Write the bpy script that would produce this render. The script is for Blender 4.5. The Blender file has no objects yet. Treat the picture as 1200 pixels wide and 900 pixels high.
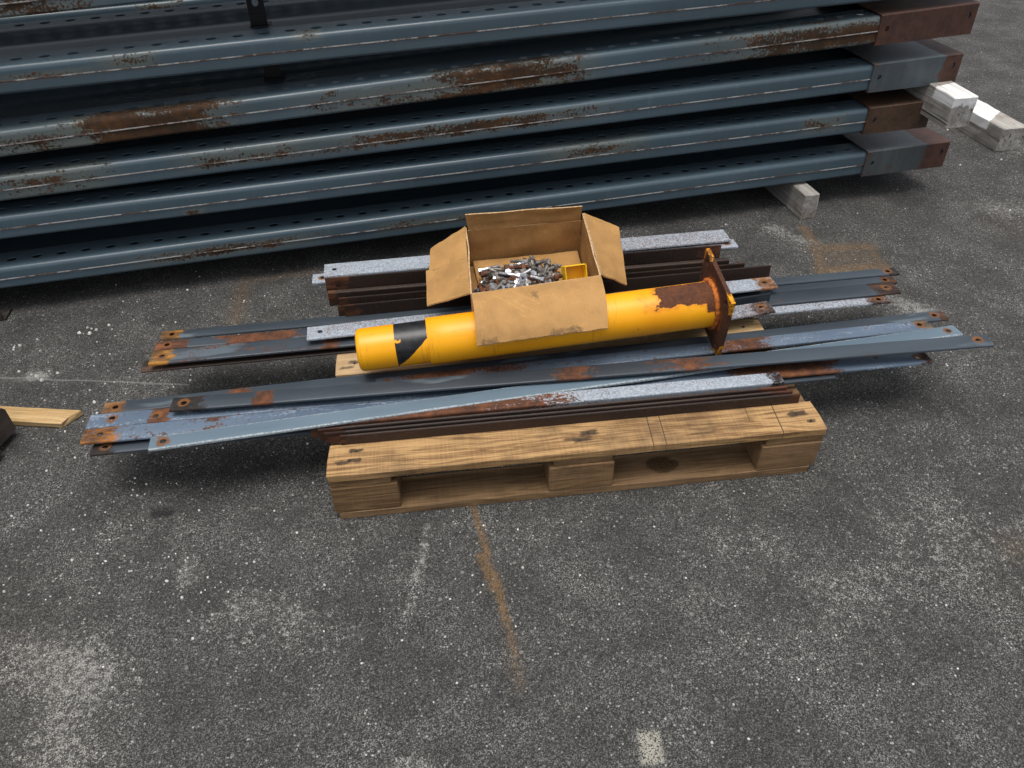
import bpy, bmesh, math, random
from mathutils import Vector, Matrix, noise as mnoise

random.seed(7)
scene = bpy.context.scene
col = scene.collection
R = math.radians

# ------------------------------------------------------------------ camera
CAM_H, PITCH, ROLL = 1.4355, 0.6961, -0.0164
cam_data = bpy.data.cameras.new("camera")
cam_data.sensor_width = 36.0
cam_data.lens = 27.0
cam_data.clip_start = 0.02
cam_data.clip_end = 1000.0
cam = bpy.data.objects.new("camera", cam_data)
col.objects.link(cam)
_fw = Vector((0, math.cos(PITCH), -math.sin(PITCH)))
_ri0 = Vector((1, 0, 0))
_up0 = Vector((0, math.sin(PITCH), math.cos(PITCH)))
_c, _s = math.cos(ROLL), math.sin(ROLL)
_ri = _ri0 * _c + _up0 * _s
_up = _up0 * _c - _ri0 * _s
_m = Matrix((( _ri.x, _up.x, -_fw.x, 0), (_ri.y, _up.y, -_fw.y, 0), (_ri.z, _up.z, -_fw.z, CAM_H), (0, 0, 0, 1)))
cam.matrix_world = _m
scene.camera = cam

# ------------------------------------------------------------------ sky and sun (bright overcast, light from high above)
SUN_EL, SUN_AZ = 83.0, 205.0
world = bpy.data.worlds.new("World")
scene.world = world
world.use_nodes = True
wn = world.node_tree
sky = wn.nodes.new("ShaderNodeTexSky")
sky.sky_type = 'NISHITA'
sky.sun_disc = False
sky.sun_elevation = R(SUN_EL)
sky.sun_rotation = R(SUN_AZ)
sky.air_density = 0.6
sky.dust_density = 4.0
sky.ozone_density = 1.0
bg = wn.nodes["Background"]
hsv = wn.nodes.new("ShaderNodeHueSaturation")      # cloud cover: the blue of the clear sky is washed out
hsv.inputs["Saturation"].default_value = 0.30
wn.links.new(sky.outputs[0], hsv.inputs["Color"])
wn.links.new(hsv.outputs[0], bg.inputs[0])
bg.inputs[1].default_value = 0.15

sun_data = bpy.data.lights.new("sun", 'SUN')
sun_data.energy = 1.5
sun_data.angle = R(35)
sun_data.color = (1.0, 0.95, 0.88)
sun = bpy.data.objects.new("sun", sun_data)
col.objects.link(sun)
sun.rotation_euler = (-R(90 - SUN_EL), 0, -R(SUN_AZ))
sun.location = (-1, -2, 8)

vs = scene.view_settings
vs.view_transform = 'Standard'
vs.look = 'None'
vs.exposure = 0.5
vs.gamma = 1.0
vs.use_curve_mapping = False


# ------------------------------------------------------------------ node helper
class Mat:
    def __init__(self, name, rough=0.6, metal=0.0, spec=0.5):
        self.m = bpy.data.materials.new(name)
        self.m.use_nodes = True
        self.t = self.m.node_tree
        self.b = self.t.nodes["Principled BSDF"]
        self.b.inputs["Roughness"].default_value = rough
        self.b.inputs["Metallic"].default_value = metal
        self.b.inputs["Specular IOR Level"].default_value = spec
        self._o = None

    def n(self, typ, **kw):
        x = self.t.nodes.new(typ)
        for k, v in kw.items():
            setattr(x, k, v)
        return x

    def put(self, sock, v):
        if isinstance(v, bpy.types.NodeSocket):
            self.t.links.new(v, sock)
        elif isinstance(v, (tuple, list)):
            if len(v) == 3 and sock.type == 'RGBA':
                v = (*v, 1)
            sock.default_value = v
        else:
            sock.default_value = v

    def obj(self, rand=True):
        if self._o is None:
            tc = self.n("ShaderNodeTexCoord")
            self.raw = tc.outputs["Object"]
            if rand:
                oi = self.n("ShaderNodeObjectInfo")
                sc = self.n("ShaderNodeVectorMath", operation='SCALE')
                cm = self.n("ShaderNodeCombineXYZ")
                for i in range(3):
                    self.t.links.new(oi.outputs["Random"], cm.inputs[i])
                self.t.links.new(cm.outputs[0], sc.inputs[0])
                sc.inputs["Scale"].default_value = 37.0
                ad = self.n("ShaderNodeVectorMath", operation='ADD')
                self.t.links.new(self.raw, ad.inputs[0])
                self.t.links.new(sc.outputs[0], ad.inputs[1])
                self._o = ad.outputs[0]
            else:
                self._o = self.raw
        return self._o

    def xyz(self, v):
        s = self.n("ShaderNodeSeparateXYZ")
        self.put(s.inputs[0], v)
        return s.outputs[0], s.outputs[1], s.outputs[2]

    def vmul(self, v, s):
        x = self.n("ShaderNodeVectorMath", operation='MULTIPLY')
        self.put(x.inputs[0], v)
        x.inputs[1].default_value = s
        return x.outputs[0]

    def noise(self, v, scale, detail=4.0, rough=0.55, dist=0.0, out=0):
        x = self.n("ShaderNodeTexNoise")
        self.put(x.inputs["Vector"], v)
        x.inputs["Scale"].default_value = scale
        x.inputs["Detail"].default_value = detail
        x.inputs["Roughness"].default_value = rough
        x.inputs["Distortion"].default_value = dist
        return x.outputs[out]

    def vor(self, v, scale, out="Distance", feature='F1', rnd=1.0):
        x = self.n("ShaderNodeTexVoronoi", feature=feature)
        self.put(x.inputs["Vector"], v)
        x.inputs["Scale"].default_value = scale
        x.inputs["Randomness"].default_value = rnd
        return x.outputs[out]

    def m1(self, op, a, b=0.0, clamp=False):
        x = self.n("ShaderNodeMath", operation=op, use_clamp=clamp)
        self.put(x.inputs[0], a)
        self.put(x.inputs[1], b)
        return x.outputs[0]

    def st(self, v, a, b, lo=0.0, hi=1.0):
        x = self.n("ShaderNodeMapRange", interpolation_type='SMOOTHSTEP')
        self.put(x.inputs["Value"], v)
        self.put(x.inputs["From Min"], a)
        self.put(x.inputs["From Max"], b)
        x.inputs["To Min"].default_value = lo
        x.inputs["To Max"].default_value = hi
        return x.outputs[0]

    def ramp(self, f, stops):
        x = self.n("ShaderNodeValToRGB")
        self.put(x.inputs[0], f)
        cr = x.color_ramp
        while len(cr.elements) < len(stops):
            cr.elements.new(0.5)
        for e, (p, c) in zip(cr.elements, stops):
            e.position = p
            e.color = (*c, 1)
        return x.outputs[0]

    def mix(self, f, a, b, mode='MIX'):
        x = self.n("ShaderNodeMix", data_type='RGBA', blend_type=mode)
        self.put(x.inputs[0], f)
        self.put(x.inputs[6], a)
        self.put(x.inputs[7], b)
        return x.outputs[2]

    def mixv(self, f, a, b):
        x = self.n("ShaderNodeMix", data_type='FLOAT')
        self.put(x.inputs[0], f)
        self.put(x.inputs[2], a)
        self.put(x.inputs[3], b)
        return x.outputs[0]

    def seg(self, px, py, a, b, w):
        """soft mask (0..1) round the segment a-b with half width w"""
        ax, ay = a
        dx, dy = b[0] - ax, b[1] - ay
        L2 = dx * dx + dy * dy
        qx = self.m1('SUBTRACT', px, ax)
        qy = self.m1('SUBTRACT', py, ay)
        h = self.m1('ADD', self.m1('MULTIPLY', qx, dx / L2), self.m1('MULTIPLY', qy, dy / L2), clamp=True)
        ex = self.m1('SUBTRACT', qx, self.m1('MULTIPLY', h, dx))
        ey = self.m1('SUBTRACT', qy, self.m1('MULTIPLY', h, dy))
        d = self.m1('SQRT', self.m1('ADD', self.m1('MULTIPLY', ex, ex), self.m1('MULTIPLY', ey, ey)))
        return self.st(d, 0.0, w, 1.0, 0.0)

    def box1(self, x, c, h, soft):
        """1 inside |x-c|<h, soft edge"""
        d = self.m1('ABSOLUTE', self.m1('SUBTRACT', x, c))
        return self.st(d, h - soft, h + soft, 1.0, 0.0)

    def mx(self, a, b):
        return self.m1('MAXIMUM', a, b)

    def bump(self, h, strength=0.3, dist=0.002):
        x = self.n("ShaderNodeBump")
        x.inputs["Strength"].default_value = strength
        x.inputs["Distance"].default_value = dist
        self.put(x.inputs["Height"], h)
        self.put(self.b.inputs["Normal"], x.outputs[0])

    def done(self, colr, rough=None, metal=None):
        self.put(self.b.inputs["Base Color"], colr)
        if rough is not None:
            self.put(self.b.inputs["Roughness"], rough)
        if metal is not None:
            self.put(self.b.inputs["Metallic"], metal)
        return self.m


# ------------------------------------------------------------------ materials
def asphalt():
    M = Mat("asphalt", 0.85, 0, 0.35)
    P = M.obj(False)
    x, y, z = M.xyz(P)
    warp = M.noise(P, 6, 3, 0.6)
    wx = M.m1('ADD', x, M.m1('MULTIPLY', M.m1('SUBTRACT', warp, 0.5), 0.022))
    warp2 = M.noise(M.vmul(P, (1, 1.3, 1)), 5.1, 3, 0.6)
    wy = M.m1('ADD', y, M.m1('MULTIPLY', M.m1('SUBTRACT', warp2, 0.5), 0.022))
    big = M.noise(P, 1.1, 3, 0.6)
    mid = M.noise(P, 5.5, 5, 0.65)
    fine = M.noise(P, 60, 5, 0.7)
    grit = M.noise(P, 420, 2, 0.7)
    # aggregate: every cell its own grey
    c1 = M.vor(P, 500, "Color")
    r1, g1, b1 = M.xyz(c1)
    c2 = M.vor(P, 150, "Color")
    r2, g2, b2 = M.xyz(c2)
    d2 = M.vor(P, 150, "Distance")
    base = M.ramp(M.m1('ADD', M.m1('MULTIPLY', r1, 0.6), M.m1('MULTIPLY', grit, 0.4)),
                  [(0.15, (0.009, 0.009, 0.0088)), (0.42, (0.026, 0.0258, 0.0248)), (0.66, (0.056, 0.055, 0.052)), (0.88, (0.165, 0.162, 0.154))])
    tone = M.m1('ADD', M.m1('MULTIPLY', big, 0.9), M.m1('MULTIPLY', mid, 0.9))
    tone = M.st(tone, 0.55, 1.25, 0.86, 1.18)
    comb = M.n("ShaderNodeCombineColor")
    for i in range(3):
        M.put(comb.inputs[i], tone)
    base = M.mix(1.0, base, comb.outputs[0], 'MULTIPLY')
    # brighter exposed stones where the binder is worn
    wear = M.st(M.m1('ADD', mid, M.m1('MULTIPLY', fine, 0.35)), 0.50, 1.0)
    stone = M.m1('MULTIPLY', M.st(g2, 0.84, 0.88), M.st(d2, 0.2, 0.42, 1.0, 0.0))
    stone2 = M.m1('MULTIPLY', M.st(g1, 0.80, 0.86), wear)
    stones = M.mx(M.m1('MULTIPLY', stone, M.m1('ADD', 0.45, M.m1('MULTIPLY', wear, 0.45))), M.m1('MULTIPLY', stone2, 0.75))
    base = M.mix(stones, base, M.mix(b2, (0.20, 0.195, 0.185), (0.46, 0.455, 0.44)))
    # larger flat stones polished bare, irregular in size
    c4 = M.vor(P, 85, "Color")
    r4, g4, b4 = M.xyz(c4)
    d4 = M.vor(P, 85, "Distance")
    flat = M.m1('MULTIPLY', M.st(r4, 0.80, 0.83), M.st(M.m1('ADD', d4, M.m1('MULTIPLY', M.m1('SUBTRACT', grit, 0.5), 0.35)), M.m1('MULTIPLY', g4, 0.34), M.m1('ADD', M.m1('MULTIPLY', g4, 0.34), 0.08), 1.0, 0.0))
    base = M.mix(M.m1('MULTIPLY', flat, 0.75), base, M.mix(b4, (0.055, 0.054, 0.052), (0.19, 0.186, 0.176)))
    # rare white chips
    c3 = M.vor(P, 42, "Color")
    r3, g3, b3 = M.xyz(c3)
    d3 = M.vor(P, 42, "Distance")
    chip = M.m1('MULTIPLY', M.st(r3, 0.965, 0.97), M.st(d3, 0.06, 0.14, 1.0, 0.0))
    base = M.mix(M.m1('MULTIPLY', chip, 0.8), base, (0.62, 0.62, 0.6))
    # pale worn patches
    pale = None
    for (a, b, w, k) in [((-0.97, 0.86), (-0.86, 0.80), 0.14, 0.85), ((-0.90, 0.78), (-0.86, 0.66), 0.11, 0.7),
                         ((-0.209, 1.19), (-0.222, 1.04), 0.026, 0.75), ((-0.222, 1.04), (-0.235, 0.93), 0.022, 0.45),
                         ((-0.747, 1.09), (-0.735, 1.05), 0.05, 0.75), ((-1.44, 1.79), (-1.40, 1.795), 0.045, 1.0),
                         ((1.9, 2.75), (2.2, 2.7), 0.12, 0.7), ((2.3, 3.3), (2.6, 3.2), 0.15, 0.7), ((1.15, 2.25), (1.35, 2.05), 0.09, 0.9),
                         ((0.9, 1.15), (1.2, 1.1), 0.22, 0.38), ((-0.2, 0.62), (-0.12, 0.60), 0.06, 0.7), ((0.05, 0.8), (0.12, 0.72), 0.05, 0.3),
                         ((-0.6, 0.98), (-0.45, 0.93), 0.14, 0.4), ((1.0, 2.62), (1.12, 2.5), 0.07, 0.6), ((0.55, 1.05), (0.75, 0.95), 0.2, 0.28)]:
        s = M.m1('MULTIPLY', M.seg(wx, wy, a, b, w), k)
        pale = s if pale is None else M.mx(pale, s)
    pm = M.m1('MULTIPLY', M.st(M.m1('ADD', M.m1('MULTIPLY', pale, 0.62), M.m1('ADD', M.m1('MULTIPLY', M.m1('SUBTRACT', g1, 0.5), 0.75), M.m1('ADD', M.m1('MULTIPLY', M.m1('SUBTRACT', fine, 0.5), 2.6), M.m1('MULTIPLY', M.m1('SUBTRACT', mid, 0.5), 1.4)))), 0.48, 0.66), M.st(pale, 0.0, 0.15))
    base = M.mix(M.m1('MULTIPLY', M.st(M.m1('ADD', pale, M.m1('MULTIPLY', M.m1('SUBTRACT', fine, 0.5), 0.9)), 0.1, 1.0), 0.14), base, (0.19, 0.186, 0.175))
    base = M.mix(M.m1('MULTIPLY', pm, 0.72), base, M.mix(b1, (0.17, 0.166, 0.155), (0.38, 0.375, 0.35)))
    # the square of filler near the bottom edge
    sq = M.m1('MULTIPLY', M.box1(wx, 0.247, 0.022, 0.007), M.box1(wy, 0.66, 0.030, 0.008))
    sq = M.m1('MULTIPLY', sq, M.st(M.m1('ADD', r1, fine), 0.65, 1.1))
    base = M.mix(sq, base, (0.30, 0.29, 0.245))
    # hairline joint on the left
    jl = M.seg(x, wy, (-1.7, 1.80), (-0.95, 1.74), 0.006)
    base = M.mix(M.m1('MULTIPLY', jl, 0.35), base, (0.3, 0.3, 0.29))
    # rust washed out over the ground
    rx = M.m1('ADD', x, M.m1('MULTIPLY', M.m1('SUBTRACT', M.noise(P, 30, 4, 0.7), 0.5), 0.022))
    ry = M.m1('ADD', y, M.m1('MULTIPLY', M.m1('SUBTRACT', M.noise(P, 27, 4, 0.7), 0.5), 0.022))
    rust = None
    for (a, b, w, k) in [((-0.103, 1.27), (-0.062, 1.10), 0.016, 1.0), ((-0.075, 1.10), (-0.045, 1.02), 0.026, 1.0), ((-0.045, 1.05), (-0.020, 0.93), 0.018, 1.0),
                         ((-0.020, 0.93), (-0.002, 0.85), 0.020, 0.6), ((-0.01, 0.88), (0.005, 0.79), 0.035, 0.35),
                         ((1.16, 2.40), (1.27, 2.40), 0.12, 0.42), ((1.12, 2.46), (1.32, 2.47), 0.06, 0.7), ((1.32, 2.47), (1.31, 2.33), 0.04, 0.55), ((1.31, 2.33), (1.10, 2.31), 0.07, 0.75), ((1.10, 2.31), (1.12, 2.46), 0.045, 0.7),
                         ((-0.93, 2.32), (-0.90, 2.06), 0.06, 0.45), ((-0.92, 2.30), (-0.70, 2.36), 0.05, 0.4), ((1.12, 2.62), (1.13, 2.50), 0.04, 0.7),
                         ((2.1, 3.6), (2.3, 3.65), 0.1, 0.5), ((1.15, 1.1), (1.28, 1.1), 0.09, 0.3), ((1.9, 3.9), (2.1, 3.95), 0.09, 0.8), ((1.9, 2.6), (2.3, 2.5), 0.25, 0.2)]:
        s = M.m1('MULTIPLY', M.seg(rx, ry, a, b, w), k)
        rust = s if rust is None else M.mx(rust, s)
    rm = M.m1('MULTIPLY', M.st(rust, 0.0, 1.0), M.st(M.m1('ADD', fine, M.m1('MULTIPLY', g1, 0.7)), 0.45, 1.1, 0.05, 1.0))
    base = M.mix(M.m1('MULTIPLY', rm, 0.75), base, M.mix(fine, (0.11, 0.058, 0.020), (0.25, 0.145, 0.048)))
    # old oil and tar blots
    oil = M.mx(M.seg(wx, wy, (-0.875, 1.25), (-0.850, 1.255), 0.026), M.m1('MULTIPLY', M.seg(wx, wy, (0.7, 2.3), (0.9, 2.4), 0.08), 0.3))
    base = M.mix(M.m1('MULTIPLY', M.m1('MULTIPLY', M.st(oil, 0.05, 0.6), M.st(M.m1('ADD', fine, M.m1('MULTIPLY', g1, 0.4)), 0.45, 0.75)), 0.9), base, (0.007, 0.007, 0.008))
    # brownish tint drifting over the right
    br = M.st(M.noise(P, 0.8, 2, 0.5), 0.5, 0.75, 0, 0.35)
    base = M.mix(br, base, M.mix(1.0, base, (1.12, 1.0, 0.85), 'MULTIPLY'))
    h = M.m1('ADD', M.m1('MULTIPLY', r1, 0.5), M.m1('ADD', M.m1('MULTIPLY', M.m1('SUBTRACT', 1.0, d2), 0.5), M.m1('MULTIPLY', fine, 0.6)))
    M.bump(h, 0.75, 0.004)
    return M.done(base, M.mixv(stones, 0.92, 0.6))


def rust_colour(M, P, k=1.0):
    a = M.noise(P, 45, 5, 0.7)
    b = M.noise(P, 9, 4, 0.6)
    f = M.m1('ADD', M.m1('MULTIPLY', a, 0.6), M.m1('MULTIPLY', b, 0.4))
    return M.ramp(f, [(0.25, (0.018 * k, 0.008 * k, 0.005 * k)), (0.45, (0.06 * k, 0.024 * k, 0.012 * k)), (0.6, (0.14 * k, 0.05 * k, 0.018 * k)), (0.8, (0.32 * k, 0.12 * k, 0.03 * k))])


def beam_paint(name, patches, base=(0.058, 0.090, 0.112), pale=0.25):
    """blue grey enamel; patches = (centre, half length, strength, z centre, z half) along the beam"""
    M = Mat(name, 0.3, 0.0, 0.5)
    P = M.obj(True)
    x, y, z = M.xyz(M.raw)
    Q = M.vmul(P, (0.25, 1, 1))
    n1 = M.noise(M.vmul(P, (0.35, 1, 1)), 28, 6, 0.68)
    n2 = M.noise(P, 120, 4, 0.7)
    n3 = M.noise(Q, 3.0, 4, 0.6)
    ds = M.noise(M.vmul(P, (1, 1, 0.12)), 60, 3, 0.6)
    colr = M.mix(M.st(n3, 0.35, 0.7), tuple(c * 0.86 for c in base), tuple(c * 1.15 for c in base))
    colr = M.mix(M.m1('MULTIPLY', M.st(ds, 0.55, 0.8), 0.18), colr, (0.16, 0.17, 0.16))
    # chalky wear and scuffs
    sc = M.m1('MULTIPLY', M.st(M.noise(M.vmul(P, (0.08, 1, 1)), 70, 3, 0.6), 0.64, 0.72), M.st(n3, 0.45, 0.6))
    colr = M.mix(M.m1('MULTIPLY', sc, pale), colr, (0.30, 0.33, 0.34))
    # rust specks everywhere, few
    specks = M.st(M.m1('ADD', M.m1('MULTIPLY', n2, 0.7), M.m1('MULTIPLY', n1, 0.5)), 0.80, 0.86)
    mask = M.m1('MULTIPLY', specks, 0.8)
    for (cx, hl, k, zc, zh) in patches:
        ex = M.m1('DIVIDE', M.m1('ABSOLUTE', M.m1('SUBTRACT', x, cx)), hl)
        ez = M.m1('DIVIDE', M.m1('ABSOLUTE', M.m1('SUBTRACT', z, zc)), zh)
        e = M.m1('SUBTRACT', 1.0, M.m1('MAXIMUM', ex, M.m1('MULTIPLY', ez, 0.9)))
        front = M.st(y, 0.03, 0.06, 1, 0)
        v = M.m1('ADD', M.m1('MULTIPLY', e, k), M.m1('MULTIPLY', M.m1('SUBTRACT', M.m1('ADD', M.m1('MULTIPLY', n1, 0.75), M.m1('MULTIPLY', n2, 0.65)), 0.72), 3.4))
        mk = M.m1('MULTIPLY', M.st(v, 0.25, 0.5), M.m1('MULTIPLY', M.st(e, 0.0, 0.12), front))
        # yellowed, faded paint round the rust
        fade = M.m1('MULTIPLY', M.st(e, -0.2, 0.6), front)
        colr = M.mix(M.m1('MULTIPLY', fade, 0.45), colr, (0.15, 0.155, 0.12))
        mask = M.mx(mask, mk)
    rc = M.mix(1.0, rust_colour(M, P, 0.55), (0.92, 1.05, 0.62), 'MULTIPLY')
    colr = M.mix(mask, colr, rc)
    M.bump(M.m1('ADD', M.m1('MULTIPLY', mask, M.m1('ADD', n2, 0.3)), M.m1('MULTIPLY', n3, 0.3)), 0.35, 0.0015)
    return M.done(colr, M.mixv(mask, M.st(n3, 0.3, 0.7, 0.24, 0.38), 0.85))


def sleeve_mat(name, base, rust_from, amount, length, tint=(0.062, 0.028, 0.019)):
    """end sleeve: paint that turns to red brown primer from rust_from (fraction) on"""
    M = Mat(name, 0.5, 0, 0.45)
    P = M.obj(True)
    x, y, z = M.xyz(M.raw)
    n1 = M.noise(P, 30, 5, 0.65)
    n2 = M.noise(P, 140, 4, 0.7)
    st = M.noise(M.vmul(P, (1, 1, 0.15)), 30, 4, 0.6)
    paint = M.mix(M.st(st, 0.35, 0.75), tuple(c * 0.85 for c in base), tuple(c * 1.2 for c in base))
    prim = M.mix(M.st(n1, 0.3, 0.7), tuple(c * 0.7 for c in tint), tuple(c * 1.35 for c in tint))
    prim = M.mix(M.m1('MULTIPLY', M.st(n2, 0.55, 0.75), 0.3), prim, (0.2, 0.12, 0.09))
    if rust_from is None:
        f = 1.0
    else:
        xs = M.m1('ADD', x, M.m1('MULTIPLY', M.m1('SUBTRACT', n1, 0.5), 0.06))
        f = M.st(xs, length * rust_from - 0.008, length * rust_from + 0.006)
    colr = M.mix(f, paint, prim)
    sp = M.m1('MULTIPLY', M.st(M.m1('ADD', M.m1('MULTIPLY', n1, 0.8), M.m1('MULTIPLY', n2, 0.35)), 0.62, 0.75), amount)
    edge = M.st(x, 0.0, 0.05, 0.7, 0.0)
    sp = M.mx(sp, M.m1('MULTIPLY', edge, M.st(n1, 0.4, 0.6)))
    colr = M.mix(sp, colr, rust_colour(M, P, 0.8))
    M.bump(M.m1('ADD', n2, n1), 0.2, 0.001)
    return M.done(colr, M.mixv(f, 0.45, 0.6) if rust_from is not None else 0.6)


def bar_mat(name, kind, L, endA=0.06, endB=0.06, endcol=(0.36, 0.13, 0.02), patches=(), rustk=0.5, rough=0.42, rings=(), endcolB=None):
    M = Mat(name, rough, 0.0, 0.38)
    P = M.obj(True)
    x, y, z = M.xyz(M.raw)
    Q = M.vmul(P, (0.22, 1, 1))
    n1 = M.noise(Q, 40, 6, 0.68)
    n2 = M.noise(P, 150, 4, 0.7)
    n3 = M.noise(Q, 6, 4, 0.6)
    rc = rust_colour(M, P)
    lo = M.m1('MULTIPLY', z, -1.0)
    metal = 0.0
    if kind == 'slate':
        c = M.mix(M.st(n3, 0.3, 0.7), (0.022, 0.029, 0.037), (0.046, 0.060, 0.075))
        c = M.mix(M.m1('MULTIPLY', M.st(M.noise(Q, 14, 3, 0.5), 0.60, 0.66), 0.5), c, (0.13, 0.165, 0.19))
        mask = M.m1('MULTIPLY', M.st(M.m1('ADD', M.m1('MULTIPLY', n1, 0.8), M.m1('MULTIPLY', n2, 0.3)), 0.66, 0.76), rustk)
    elif kind == 'blue':
        c = M.mix(M.st(n3, 0.3, 0.7), (0.060, 0.088, 0.128), (0.112, 0.152, 0.205))
        c = M.mix(M.m1('MULTIPLY', M.st(M.m1('ADD', M.m1('MULTIPLY', n1, 0.5), M.m1('MULTIPLY', n2, 0.5)), 0.53, 0.6), 0.7), c, (0.23, 0.275, 0.335))
        mask = M.m1('MULTIPLY', M.st(M.m1('ADD', M.m1('MULTIPLY', M.noise(P, 60, 5, 0.7), 0.75), M.m1('MULTIPLY', n3, 0.4)), 0.66, 0.70), rustk)
    elif kind == 'pale':
        c = M.mix(M.st(n3, 0.3, 0.7), (0.085, 0.125, 0.160), (0.13, 0.18, 0.22))
        ed = M.m1('ADD', M.m1('ABSOLUTE', y), M.m1('MULTIPLY', M.m1('SUBTRACT', n1, 0.5), 0.012))
        c = M.mix(M.m1('MULTIPLY', M.m1('MULTIPLY', M.st(ed, 0.0175, 0.0205), M.st(n2, 0.35, 0.6)), 0.6), c, (0.42, 0.45, 0.45))
        mask = M.m1('MULTIPLY', M.st(n1, 0.66, 0.72), rustk)
    elif kind == 'galv':
        sp = M.vor(P, 330, "Color")
        r, g, b = M.xyz(sp)
        c = M.mix(M.st(r, 0.2, 0.9), (0.22, 0.255, 0.295), (0.33, 0.37, 0.415))
        v = M.m1('ADD', M.m1('MULTIPLY', g, 0.45), M.m1('ADD', M.m1('MULTIPLY', M.m1('SUBTRACT', n3, 0.2), 0.85), M.m1('MULTIPLY', n2, 0.35)))
        mask = M.m1('MULTIPLY', M.st(v, 0.74 - 0.22 * rustk, 1.05 - 0.22 * rustk), 0.7)
    else:  # rust
        c = M.mix(M.st(n3, 0.3, 0.7), (0.014, 0.009, 0.007), (0.036, 0.020, 0.014))
        c = M.mix(M.m1('MULTIPLY', M.st(n2, 0.5, 0.7), 0.4), c, (0.085, 0.046, 0.030))
        mask = M.m1('MULTIPLY', M.st(n1, 0.58, 0.68), rustk)
    for (cx, hl, k) in patches:
        e = M.m1('SUBTRACT', 1.0, M.m1('DIVIDE', M.m1('ABSOLUTE', M.m1('SUBTRACT', x, cx)), hl))
        v = M.m1('ADD', M.m1('MULTIPLY', e, k), M.m1('MULTIPLY', M.m1('SUBTRACT', M.m1('ADD', M.m1('MULTIPLY', n1, 0.6), M.m1('MULTIPLY', n2, 0.5)), 0.55), 2.4))
        mask = M.mx(mask, M.m1('MULTIPLY', M.st(v, 0.3, 0.5), M.st(e, 0, 0.1)))
    c = M.mix(mask, c, rc)
    # bright rust where the hole ends were cut and punched
    nA = M.noise(P, 26, 5, 0.65)
    xn = M.m1('ADD', x, M.m1('MULTIPLY', M.m1('SUBTRACT', nA, 0.5), 0.10))
    for (on, mk, ec0) in ((endA > 0, M.st(xn, endA - 0.004, endA + 0.010, 1, 0) if endA > 0 else None, endcol),
                          (endB > 0, M.st(xn, L - endB - 0.010, L - endB + 0.004) if endB > 0 else None, endcolB or endcol)):
        if not on:
            continue
        ec = M.mix(M.st(n1, 0.38, 0.66), tuple(v * 0.16 for v in ec0), tuple(v * 0.8 for v in ec0))
        c = M.mix(M.m1('MULTIPLY', mk, M.st(n2, 0.30, 0.55, 0.45, 1.0)), c, ec)
        mask = M.mx(mask, mk)
    for hx in rings:
        dx, dy = M.m1('SUBTRACT', x, hx), y
        dd = M.m1('SQRT', M.m1('ADD', M.m1('MULTIPLY', dx, dx), M.m1('MULTIPLY', dy, dy)))
        dd = M.m1('ADD', dd, M.m1('MULTIPLY', M.m1('SUBTRACT', nA, 0.5), 0.025))
        k = M.st(dd, 0.011, 0.017, 0.9, 0.0)
        c = M.mix(k, c, M.mix(n1, (0.035, 0.016, 0.008), (0.26, 0.10, 0.02)))
        mask = M.mx(mask, k)
    # raw edges of the web stay brown
    M.bump(M.m1('ADD', M.m1('MULTIPLY', n2, 0.6), mask), 0.4, 0.0012)
    base_r = 0.45 if kind in ('slate', 'blue', 'pale') else 0.62
    return M.done(c, M.mixv(mask, base_r, 0.85))


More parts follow.
